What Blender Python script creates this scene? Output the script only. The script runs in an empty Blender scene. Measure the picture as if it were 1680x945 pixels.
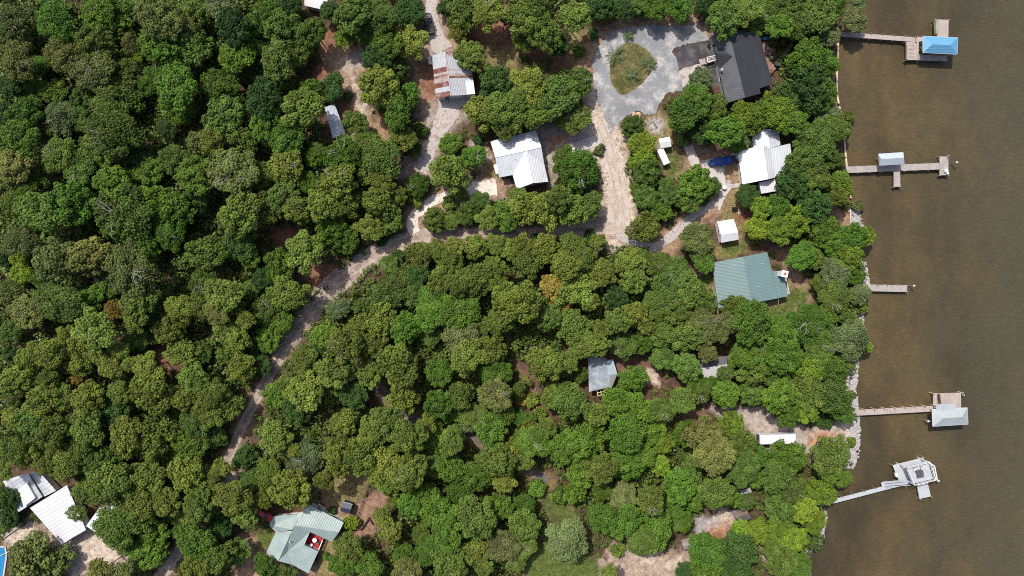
import bpy, bmesh, math, random
import numpy as np
from mathutils import Vector, Matrix
R = math.radians
rng = random.Random(7); nrg = np.random.default_rng(11)
H = 150.0          # camera height above the yard level
S = 0.14           # metres per photo pixel at yard level
sc = bpy.context.scene
C = sc.collection
def W(px, py, z=0.0):
    k = S*(H-z)/H
    return Vector(((px-840.0)*k, (472.5-py)*k, z))
def PX(px, py): return ((px-840.0)*S, (472.5-py)*S)

# ------------------------------------------------------------------ materials
def nt_new(name):
    m = bpy.data.materials.new(name); m.use_nodes = True
    nt = m.node_tree; nt.nodes.clear()
    out = nt.nodes.new('ShaderNodeOutputMaterial'); b = nt.nodes.new('ShaderNodeBsdfPrincipled')
    nt.links.new(b.outputs[0], out.inputs[0]); return m, nt, b, out
def N(nt, t, **kw):
    n = nt.nodes.new(t)
    for k, v in kw.items():
        if k in n.inputs.keys(): n.inputs[k].default_value = v
        else: setattr(n, k, v)
    return n
def mixc(nt, fac, a, b, mode='MIX'):
    n = nt.nodes.new('ShaderNodeMix'); n.data_type = 'RGBA'; n.blend_type = mode
    for sock, v in ((n.inputs['Factor'], fac), (n.inputs[6], a), (n.inputs[7], b)):
        if isinstance(v, (int, float)): sock.default_value = v
        elif isinstance(v, tuple): sock.default_value = (v[0], v[1], v[2], 1)
        else: nt.links.new(v, sock)
    return n.outputs[2]
def ramp(nt, src, p0, p1, v0=0.0, v1=1.0):
    n = nt.nodes.new('ShaderNodeMapRange'); n.inputs[1].default_value = p0; n.inputs[2].default_value = p1
    n.inputs[3].default_value = v0; n.inputs[4].default_value = v1; nt.links.new(src, n.inputs[0]); return n.outputs[0]
def coords(nt, rot=0.0, scale=(1,1,1)):
    t = nt.nodes.new('ShaderNodeTexCoord'); mp = nt.nodes.new('ShaderNodeMapping')
    mp.inputs['Rotation'].default_value = (0,0,rot); mp.inputs['Scale'].default_value = scale
    nt.links.new(t.outputs['Object'], mp.inputs[0]); return mp.outputs[0]
def noise(nt, vec, scale, detail=4.0, rough=0.6):
    n = N(nt, 'ShaderNodeTexNoise'); n.inputs['Scale'].default_value = scale
    n.inputs['Detail'].default_value = detail; n.inputs['Roughness'].default_value = rough
    nt.links.new(vec, n.inputs['Vector']); return n.outputs[0]
def mat(name, col, rough=0.7, var=0.35, scale=0.6, metal=0.0, stripe=None, dirt=None, spec=0.4, bump=0.0, fine=6.0, grit=0.0):
    """a weathered surface: two noises, optional seams (angle, spacing, strength) and stains"""
    m, nt, b, out = nt_new(name)
    v = coords(nt)
    c = mixc(nt, ramp(nt, noise(nt, v, scale), 0.3, 0.7), tuple(x*(1-var) for x in col), tuple(min(0.9, x*(1+var*0.6)) for x in col))
    c = mixc(nt, ramp(nt, noise(nt, v, fine), 0.35, 0.65, 0, 0.5), c, tuple(x*(1-var*0.8) for x in col))
    if dirt:
        c = mixc(nt, ramp(nt, noise(nt, v, scale*0.7+0.15, 10.0, 0.72), 0.48, 0.62, 0, dirt[3]), c, dirt[:3])
    if grit:
        c = mixc(nt, ramp(nt, noise(nt, v, 5.0, 6.0, 0.8), 0.54, 0.66, 0, grit), c, tuple(x*0.38 for x in col))
        c = mixc(nt, ramp(nt, noise(nt, v, 7.0, 6.0, 0.8), 0.56, 0.68, 0, grit), c, tuple(min(0.8,x*1.7) for x in col))
    if stripe:
        ang, sp, st = stripe
        sv = coords(nt, ang)
        w = N(nt, 'ShaderNodeTexWave'); w.wave_type = 'BANDS'; w.bands_direction = 'X'
        w.inputs['Scale'].default_value = 0.314/sp; w.inputs['Distortion'].default_value = 0.0
        nt.links.new(sv, w.inputs['Vector'])
        c = mixc(nt, ramp(nt, w.outputs[1], 0.8, 1.0, 0, st), c, tuple(x*0.45 for x in col))
        bp = N(nt, 'ShaderNodeBump'); bp.inputs['Strength'].default_value = 0.6; bp.inputs['Distance'].default_value = 0.04
        nt.links.new(w.outputs[1], bp.inputs['Height']); nt.links.new(bp.outputs[0], b.inputs['Normal'])
    elif bump:
        bp = N(nt, 'ShaderNodeBump'); bp.inputs['Strength'].default_value = bump; bp.inputs['Distance'].default_value = 0.05
        nt.links.new(noise(nt, v, 3.0), bp.inputs['Height']); nt.links.new(bp.outputs[0], b.inputs['Normal'])
    nt.links.new(c, b.inputs['Base Color'])
    b.inputs['Roughness'].default_value = rough; b.inputs['Metallic'].default_value = metal
    b.inputs['Specular IOR Level'].default_value = spec
    return m
def leaf_mat():
    m, nt, b, out = nt_new('foliage')
    oi = N(nt, 'ShaderNodeObjectInfo'); at = N(nt, 'ShaderNodeAttribute'); at.attribute_name = 'tint'
    geo = N(nt, 'ShaderNodeNewGeometry')
    hs = N(nt, 'ShaderNodeHueSaturation')
    nt.links.new(oi.outputs['Color'], hs.inputs['Color'])
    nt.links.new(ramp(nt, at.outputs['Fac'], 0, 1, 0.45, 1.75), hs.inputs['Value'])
    nt.links.new(ramp(nt, geo.outputs['Random Per Island'], 0, 1, 0.487, 0.51), hs.inputs['Hue'])
    nt.links.new(hs.outputs[0], b.inputs['Base Color'])
    b.inputs['Roughness'].default_value = 0.5; b.inputs['Specular IOR Level'].default_value = 0.25
    tr = N(nt, 'ShaderNodeBsdfTranslucent'); nt.links.new(mixc(nt, 1.0, hs.outputs[0], (1.0, 1.0, 0.45), 'MULTIPLY'), tr.inputs[0])
    mx = N(nt, 'ShaderNodeMixShader'); mx.inputs[0].default_value = 0.22
    nt.links.new(b.outputs[0], mx.inputs[1]); nt.links.new(tr.outputs[0], mx.inputs[2]); nt.links.new(mx.outputs[0], out.inputs[0])
    return m
def ground_mat():
    m, nt, b, out = nt_new('earth')
    at = N(nt, 'ShaderNodeAttribute'); at.attribute_name = 'soil'
    v = coords(nt)
    c = mixc(nt, ramp(nt, noise(nt, v, 0.9, 8, 0.7), 0.35, 0.65), mixc(nt, 1.0, at.outputs['Color'], (0.55,0.52,0.5), 'MULTIPLY'), mixc(nt, 1.0, at.outputs['Color'], (1.3,1.28,1.25), 'MULTIPLY'))
    c = mixc(nt, ramp(nt, noise(nt, v, 4.5, 5, 0.75), 0.5, 0.75, 0, 0.65), c, mixc(nt, 1.0, at.outputs['Color'], (0.45,0.38,0.33), 'MULTIPLY'))
    c = mixc(nt, ramp(nt, noise(nt, v, 6.0, 6, 0.8), 0.54, 0.64, 0, 0.7), c, mixc(nt, 1.0, at.outputs['Color'], (0.36,0.32,0.28), 'MULTIPLY'))
    c = mixc(nt, ramp(nt, noise(nt, coords(nt,0.7), 5.0, 6, 0.8), 0.56, 0.68, 0, 0.6), c, mixc(nt, 1.0, at.outputs['Color'], (1.6,1.6,1.6), 'MULTIPLY'))
    nt.links.new(c, b.inputs['Base Color']); b.inputs['Roughness'].default_value = 0.95; b.inputs['Specular IOR Level'].default_value = 0.15
    bp = N(nt, 'ShaderNodeBump'); bp.inputs['Strength'].default_value = 0.7; bp.inputs['Distance'].default_value = 0.15
    nt.links.new(noise(nt, v, 3.0, 6), bp.inputs['Height']); nt.links.new(bp.outputs[0], b.inputs['Normal'])
    return m
def water_mat():
    m, nt, b, out = nt_new('brown_water')
    v = coords(nt); vs = coords(nt, 0.0, (1.0, 0.45, 1))
    warm, dark, green = (0.084,0.060,0.027), (0.036,0.029,0.017), (0.050,0.047,0.029)
    c = mixc(nt, ramp(nt, noise(nt, vs, 0.045, 7, 0.66), 0.38, 0.62), dark, warm)
    sep = N(nt, 'ShaderNodeSeparateXYZ'); nt.links.new(v, sep.inputs[0])
    far = N(nt, 'ShaderNodeMath'); far.operation = 'ADD'
    nt.links.new(ramp(nt, sep.outputs[0], 88, 116, 0, 0.85), far.inputs[0]); nt.links.new(ramp(nt, noise(nt, v, 0.06), 0.3, 0.7, -0.25, 0.25), far.inputs[1])
    c = mixc(nt, far.outputs[0], c, green)
    c = mixc(nt, ramp(nt, noise(nt, v, 0.35, 5, 0.7), 0.5, 0.72, 0, 0.55), c, (0.040,0.034,0.022))
    vr = coords(nt, 0.12, (0.5, 1.5, 1))
    rip = noise(nt, vr, 1.6, 4, 0.65)
    c = mixc(nt, ramp(nt, rip, 0.46, 0.64, 0, 0.5), c, mixc(nt, 1.0, c, (1.5,1.48,1.4), 'MULTIPLY'))  # ripple crests lightened in the base colour, a painted glint
    nt.links.new(c, b.inputs['Base Color'])
    b.inputs['Roughness'].default_value = 0.16; b.inputs['IOR'].default_value = 1.33
    bp = N(nt, 'ShaderNodeBump'); bp.inputs['Strength'].default_value = 0.35; bp.inputs['Distance'].default_value = 0.3
    nt.links.new(rip, bp.inputs['Height']); nt.links.new(bp.outputs[0], b.inputs['Normal'])
    return m
M = dict(
 leaf=leaf_mat(), earth=ground_mat(), water=water_mat(),
 bark=mat('bark', (0.11,0.08,0.06), 0.9, 0.5, 2.0),
 paleroof=mat('white_metal_roof', (0.52,0.545,0.575), 0.45, 0.08, 0.3, stripe=(R(13),0.62,0.16), dirt=(0.33,0.34,0.35,0.45)),
 paleroof2=mat('white_sheet_roof', (0.56,0.57,0.59), 0.5, 0.08, 0.3, stripe=(R(8),0.62,0.15), dirt=(0.36,0.36,0.38,0.4)),
 greyroof=mat('grey_metal_roof', (0.36,0.40,0.46), 0.5, 0.18, 0.4, stripe=(R(5),0.7,0.2), dirt=(0.22,0.22,0.22,0.4)),
 oldroof=mat('weathered_grey_roof', (0.36,0.39,0.42), 0.6, 0.3, 0.35, stripe=(R(60),0.8,0.3), dirt=(0.75,0.76,0.78,0.5)),
 patchroof=mat('patched_white_roof', (0.50,0.51,0.53), 0.6, 0.16, 0.4, stripe=(R(60),0.8,0.25), dirt=(0.36,0.36,0.37,0.4)),
 darkroof=mat('charcoal_shingle', (0.026,0.028,0.036), 0.85, 0.25, 0.5, stripe=(R(-76),0.4,0.25)),
 shingle=mat('grey_shingle', (0.085,0.087,0.097), 0.85, 0.3, 0.5, stripe=(R(-76),0.4,0.2)),
 greenroof=mat('sea_green_metal_roof', (0.125,0.19,0.19), 0.5, 0.12, 0.25, stripe=(R(102),0.75,0.2), dirt=(0.09,0.15,0.15,0.3)),
 celadon=mat('pale_green_metal_roof', (0.225,0.285,0.278), 0.45, 0.12, 0.25, stripe=(R(25),0.5,0.12), dirt=(0.36,0.44,0.42,0.3)),
 bluegrey=mat('blue_grey_roof', (0.17,0.20,0.24), 0.6, 0.3, 0.5, dirt=(0.35,0.36,0.36,0.5)),
 blueroof=mat('sky_blue_metal_roof', (0.10,0.265,0.43), 0.45, 0.06, 0.3, stripe=(R(90),0.5,0.12)),
 silver=mat('galvanised_panel', (0.34,0.36,0.395), 0.5, 0.2, 0.6, stripe=(R(-7),0.35,0.3), dirt=(0.24,0.20,0.19,0.5)),
 rust=mat('rusted_panel', (0.135,0.042,0.034), 0.8, 0.4, 0.8, dirt=(0.30,0.24,0.23,0.6), grit=0.4),
 rusty=mat('half_rusted_panel', (0.33,0.29,0.285), 0.7, 0.3, 0.8, dirt=(0.16,0.06,0.05,0.75), grit=0.4),
 wall=mat('pale_siding', (0.62,0.60,0.56), 0.8, 0.15, 0.6),
 tanwall=mat('tan_siding', (0.40,0.33,0.25), 0.8, 0.2, 0.6),
 greywall=mat('grey_siding', (0.30,0.31,0.32), 0.8, 0.15, 0.6),
 trim=mat('white_trim', (0.55,0.55,0.54), 0.6, 0.08),
 glass=mat('dark_glass', (0.02,0.025,0.03), 0.1, 0.1, spec=0.8),
 doorp=mat('painted_door', (0.16,0.10,0.07), 0.6, 0.2),
 deck=mat('weathered_deck', (0.34,0.29,0.265), 0.85, 0.25, 0.7, dirt=(0.28,0.24,0.21,0.5)),
 deck2=mat('silvered_deck', (0.31,0.285,0.27), 0.85, 0.28, 0.7, dirt=(0.24,0.21,0.19,0.5)),
 deck3=mat('pale_grey_deck', (0.35,0.375,0.40), 0.8, 0.12, 0.7),
 deck4=mat('brown_deck', (0.23,0.13,0.10), 0.85, 0.3, 0.7),
 reddeck=mat('red_painted_deck', (0.30,0.012,0.016), 0.6, 0.25, 0.8),
 pile=mat('piling_wood', (0.24,0.20,0.16), 0.9, 0.35, 1.5),
 lumber=mat('tan_lumber', (0.50,0.38,0.25), 0.8, 0.2, 1.0),
 darkwood=mat('dark_timber', (0.07,0.045,0.03), 0.9, 0.3, 1.0),
 white=mat('white_paint', (0.55,0.55,0.56), 0.4, 0.06),
 redpaint=mat('red_car_paint', (0.45,0.015,0.018), 0.25, 0.08),
 blackpaint=mat('black_car_paint', (0.012,0.012,0.016), 0.25, 0.1),
 greenpaint=mat('dark_green_paint', (0.02,0.05,0.04), 0.3, 0.1),
 bluecover=mat('blue_tarpaulin', (0.018,0.06,0.26), 0.6, 0.35, 1.2, bump=0.6),
 blueplastic=mat('blue_plastic', (0.02,0.18,0.5), 0.4, 0.1),
 navy=mat('navy_metal', (0.03,0.035,0.06), 0.5, 0.3),
 rubber=mat('rubber', (0.02,0.02,0.02), 0.8, 0.2),
 steel=mat('galvanised_steel', (0.5,0.5,0.5), 0.4, 0.15, metal=0.6),
 brick=mat('red_brick', (0.32,0.10,0.06), 0.9, 0.3),
 asphalt=mat('dark_asphalt', (0.045,0.043,0.05), 0.9, 0.4, 0.5, dirt=(0.13,0.11,0.10,0.55), bump=0.3),
 gravel=mat('blue_grey_gravel', (0.195,0.20,0.213), 0.95, 0.3, 0.16, dirt=(0.42,0.40,0.37,0.75), bump=0.5, fine=4.0, grit=0.6),
 sand=mat('pale_sand', (0.43,0.37,0.32), 0.95, 0.30, 0.35, dirt=(0.27,0.20,0.155,0.75), bump=0.5, fine=2.5, grit=0.55),
 whitesand=mat('white_sand', (0.55,0.50,0.445), 0.95, 0.15, 0.35, dirt=(0.40,0.33,0.27,0.6), bump=0.4, grit=0.4),
 greysand=mat('grey_sand', (0.42,0.38,0.36), 0.95, 0.35, 0.5, dirt=(0.19,0.14,0.12,0.85), bump=0.5, fine=2.0, grit=0.75),
 dirtlane=mat('packed_dirt', (0.225,0.175,0.15), 0.95, 0.35, 0.4, dirt=(0.46,0.37,0.30,0.75), bump=0.4, fine=2.5, grit=0.6),
 shadelane=mat('shaded_lane_dirt', (0.10,0.085,0.078), 0.95, 0.35, 0.4, dirt=(0.26,0.20,0.16,0.6), grit=0.4),  # path dirt darkened, the shade of the trees is put into its colour
 concrete=mat('old_concrete', (0.43,0.40,0.38), 0.9, 0.2, 0.5, dirt=(0.28,0.24,0.22,0.5), grit=0.35),
 rock=mat('pale_rock', (0.36,0.34,0.335), 0.9, 0.3, 1.5),
 pool=mat('pool_blue', (0.02,0.17,0.36), 0.1, 0.15),
 furn=mat('dark_furniture', (0.07,0.07,0.08), 0.6, 0.2),
)

# ------------------------------------------------------------------ mesh builder
class MB:
    def __init__(s): s.v=[]; s.f=[]; s.m=[]
    def face(s, pts, mi=0):
        i=len(s.v); s.v+= [tuple(p) for p in pts]; s.f.append(tuple(range(i,i+len(pts)))); s.m.append(mi)
    def hull(s, top, bot, mi=0):
        n=len(top); i=len(s.v); s.v+=[tuple(p) for p in top]+[tuple(p) for p in bot]
        s.f.append(tuple(range(i,i+n))); s.f.append(tuple(range(i+2*n-1,i+n-1,-1))); s.m+=[mi,mi]
        for k in range(n):
            j=(k+1)%n; s.f.append((i+k,i+n+k,i+n+j,i+j)); s.m.append(mi)
    def slab(s, pts, t, mi=0): s.hull([Vector(p) for p in pts],[Vector(p)-Vector((0,0,t)) for p in pts],mi)
    def prism(s, pts, z0, mi=0): s.hull([Vector(p) for p in pts],[Vector((p[0],p[1],z0)) for p in pts],mi)
    def box(s, c, size, rot=0.0, mi=0):
        c=Vector(c); x=Vector((math.cos(rot),math.sin(rot),0))*size[0]/2; y=Vector((-math.sin(rot),math.cos(rot),0))*size[1]/2; z=Vector((0,0,size[2]/2))
        s.hull([c-x-y+z,c+x-y+z,c+x+y+z,c-x+y+z],[c-x-y-z,c+x-y-z,c+x+y-z,c-x+y-z],mi)
    def bar(s, a, b, w, h, mi=0):
        a=Vector(a); b=Vector(b); d=(b-a).normalized(); u=Vector((0,0,1))
        if abs(d.z)>0.95: u=Vector((0,1,0))
        x=d.cross(u).normalized(); y=x.cross(d).normalized()
        q=[-x*w/2-y*h/2, x*w/2-y*h/2, x*w/2+y*h/2, -x*w/2+y*h/2]
        s.hull([b+k for k in q],[a+k for k in q],mi)
    def tube(s, a, b, r0, r1, n=8, mi=0):
        a=Vector(a); b=Vector(b); d=(b-a).normalized(); u=Vector((0,0,1)) if abs(d.z)<0.9 else Vector((1,0,0))
        x=d.cross(u).normalized(); y=d.cross(x).normalized()
        ring=lambda c,r:[c+(x*math.cos(t)+y*math.sin(t))*r for t in [2*math.pi*k/n for k in range(n)]]
        s.hull(ring(b,r1),ring(a,r0),mi)
    def loft(s, rings, mi=0, cap=True):
        i0=len(s.v); n=len(rings[0])
        for r in rings: s.v+=[tuple(p) for p in r]
        for a in range(len(rings)-1):
            for k in range(n):
                j=(k+1)%n; s.f.append((i0+a*n+k,i0+a*n+j,i0+(a+1)*n+j,i0+(a+1)*n+k)); s.m.append(mi)
        if cap:
            s.f.append(tuple(i0+k for k in range(n))); s.f.append(tuple(i0+(len(rings)-1)*n+k for k in range(n))[::-1]); s.m+=[mi,mi]
    def build(s, name, mats, parent=None, origin=None, smooth=False, bevel=0.0):
        mats = mats if isinstance(mats,(list,tuple)) else [mats]
        if parent is not None: o0 = parent_world(parent)
        elif origin is not None: o0 = Vector(origin)
        else: o0 = Vector((0,0,0))
        me=bpy.data.meshes.new(name)
        me.from_pydata([tuple(Vector(p)-o0) for p in s.v],[],s.f)
        for m in mats: me.materials.append(m)
        me.polygons.foreach_set('material_index', s.m)
        bm=bmesh.new(); bm.from_mesh(me); bmesh.ops.recalc_face_normals(bm, faces=bm.faces)
        if bevel: bmesh.ops.bevel(bm, geom=[e for e in bm.edges if len(e.link_faces)==2 and e.calc_face_angle(0)>0.5], offset=bevel, segments=2, affect='EDGES')
        bm.to_mesh(me); bm.free()
        if smooth: me.polygons.foreach_set('use_smooth',[True]*len(me.polygons))
        o=bpy.data.objects.new(name,me); C.objects.link(o)
        if parent is not None: o.parent=parent
        else: o.location=o0
        return o
def parent_world(p):
    v=Vector((0,0,0))
    while p is not None: v+=p.location; p=p.parent
    return v
def tag(o, label=None, cat=None, group=None, kind=None):
    if label: o['label']=label
    if cat: o['category']=cat
    if group: o['group']=group
    if kind: o['kind']=kind
    return o
def thing(name, label, cat, loc, group=None):
    o=bpy.data.objects.new(name,None); o.empty_display_size=0.5; C.objects.link(o); o.location=loc
    return tag(o,label,cat,group)

# ------------------------------------------------------------------ polygons of the yard (photo pixels at yard level)
def jag(poly, step=0.9, amp=0.35, seed=0):
    """a polygon given in pixels -> world outline with a ragged, worn edge"""
    r=random.Random(seed); P=[Vector(PX(*p)) for p in poly]; out=[]
    n=len(P)
    # catmull-rom through the corners
    for i in range(n):
        p0,p1,p2,p3=P[i-1],P[i],P[(i+1)%n],P[(i+2)%n]
        k=max(1,int((p2-p1).length/step))
        for j in range(k):
            t=j/k
            q=0.5*((2*p1)+(p2-p0)*t+(2*p0-5*p1+4*p2-p3)*t*t+(3*p1-p0-3*p2+p3)*t**3)
            out.append(Vector((q[0]+r.uniform(-amp,amp),q[1]+r.uniform(-amp,amp))))
    return out
def strip(pts, w, seed=0, step=0.9, amp=0.22):
    """a lane along pixel points (px,py,width in px)"""
    r=random.Random(seed); P=[Vector(PX(p[0],p[1])) for p in pts]; wd=[(p[2] if len(p)>2 else w)*S for p in pts]
    C_=[];Wd=[]
    for i in range(len(P)-1):
        p0=P[max(i-1,0)];p1=P[i];p2=P[i+1];p3=P[min(i+2,len(P)-1)]
        k=max(2,int((p2-p1).length/step))
        for j in range(k):
            t=j/k
            C_.append(0.5*((2*p1)+(p2-p0)*t+(2*p0-5*p1+4*p2-p3)*t*t+(3*p1-p0-3*p2+p3)*t**3)); Wd.append(wd[i]*(1-t)+wd[i+1]*t)
    C_.append(P[-1]);Wd.append(wd[-1])
    L=[];Rr=[]
    for i,c in enumerate(C_):
        d=(C_[min(i+1,len(C_)-1)]-C_[max(i-1,0)]).normalized(); nn=Vector((-d[1],d[0]))
        L.append(c+nn*(Wd[i]/2+r.uniform(-amp,amp))); Rr.append(c-nn*(Wd[i]/2+r.uniform(-amp,amp)))
    return L,Rr
def sheet(name, outline, m, z):
    bm=bmesh.new(); vs=[bm.verts.new((p[0],p[1],z)) for p in outline]; f=bm.faces.new(vs)
    bmesh.ops.triangulate(bm,faces=[f])
    for f in bm.faces:
        f.normal_update()
        if f.normal.z<0: f.normal_flip()
    me=bpy.data.meshes.new(name); bm.to_mesh(me); bm.free(); me.materials.append(m)
    o=bpy.data.objects.new(name,me); C.objects.link(o); o['kind']='structure'; return o
def ribbon(name, LR, m, z):
    mb=MB(); L,Rr=LR
    for i in range(len(L)-1):
        mb.face([(Rr[i][0],Rr[i][1],z),(Rr[i+1][0],Rr[i+1][1],z),(L[i+1][0],L[i+1][1],z),(L[i][0],L[i][1],z)])
    o=mb.build(name,m); o['kind']='structure'; return o
def sdf(X, Y, poly):
    """signed distance (negative inside) of arrays to a world polygon"""
    d=np.full(X.shape,1e9); ins=np.zeros(X.shape,bool); n=len(poly)
    for i in range(n):
        ax,ay=poly[i]; bx,by=poly[(i+1)%n]
        ex,ey=bx-ax,by-ay; L=ex*ex+ey*ey+1e-12
        t=np.clip(((X-ax)*ex+(Y-ay)*ey)/L,0,1)
        d=np.minimum(d,(X-ax-t*ex)**2+(Y-ay-t*ey)**2)
        c=((ay>Y)!=(by>Y))&(X<(bx-ax)*(Y-ay)/(by-ay+1e-12)+ax)
        ins^=c
    d=np.sqrt(d); return np.where(ins,-d,d)
def sdline(X,Y,pts):
    d=np.full(X.shape,1e9)
    for (ax,ay),(bx,by) in zip(pts[:-1],pts[1:]):
        ex,ey=bx-ax,by-ay; L=ex*ex+ey*ey+1e-12
        t=np.clip(((X-ax)*ex+(Y-ay)*ey)/L,0,1)
        d=np.minimum(d,(X-ax-t*ex)**2+(Y-ay-t*ey)**2)
    return np.sqrt(d)

SHORE=[(1376,-400),(1376,0),(1376,60),(1374,110),(1373,150),(1377,172),(1384,205),(1387,245),(1391,285),(1394,320),(1404,342),(1411,362),(1413,385),(1416,410),(1419,440),(1422,470),(1419,500),(1413,515),(1411,545),(1408,562),(1404,580),(1403,602),(1401,640),(1404,670),(1407,705),(1406,740),(1402,760),(1393,772),(1380,786),(1362,812),(1352,830),(1351,850),(1349,872),(1345,892),(1336,903),(1322,910),(1330,925),(1334,945),(1340,1000),(1340,1400)]
shore_y=np.array([PX(*p)[1] for p in SHORE]); shore_x=np.array([PX(*p)[0] for p in SHORE])
def shore_at(y): return np.interp(-np.asarray(y), -shore_y, shore_x)

LIT=(0.085,0.052,0.038); RED=(0.19,0.095,0.062); DIRT=(0.27,0.185,0.125); SAND=(0.43,0.365,0.305); GSAND=(0.33,0.285,0.255); GRASS=(0.085,0.118,0.03); DRY=(0.20,0.165,0.075); ROCKY=(0.30,0.24,0.20); ORANGE=(0.36,0.20,0.12); GREYG=(0.33,0.31,0.32)
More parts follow.
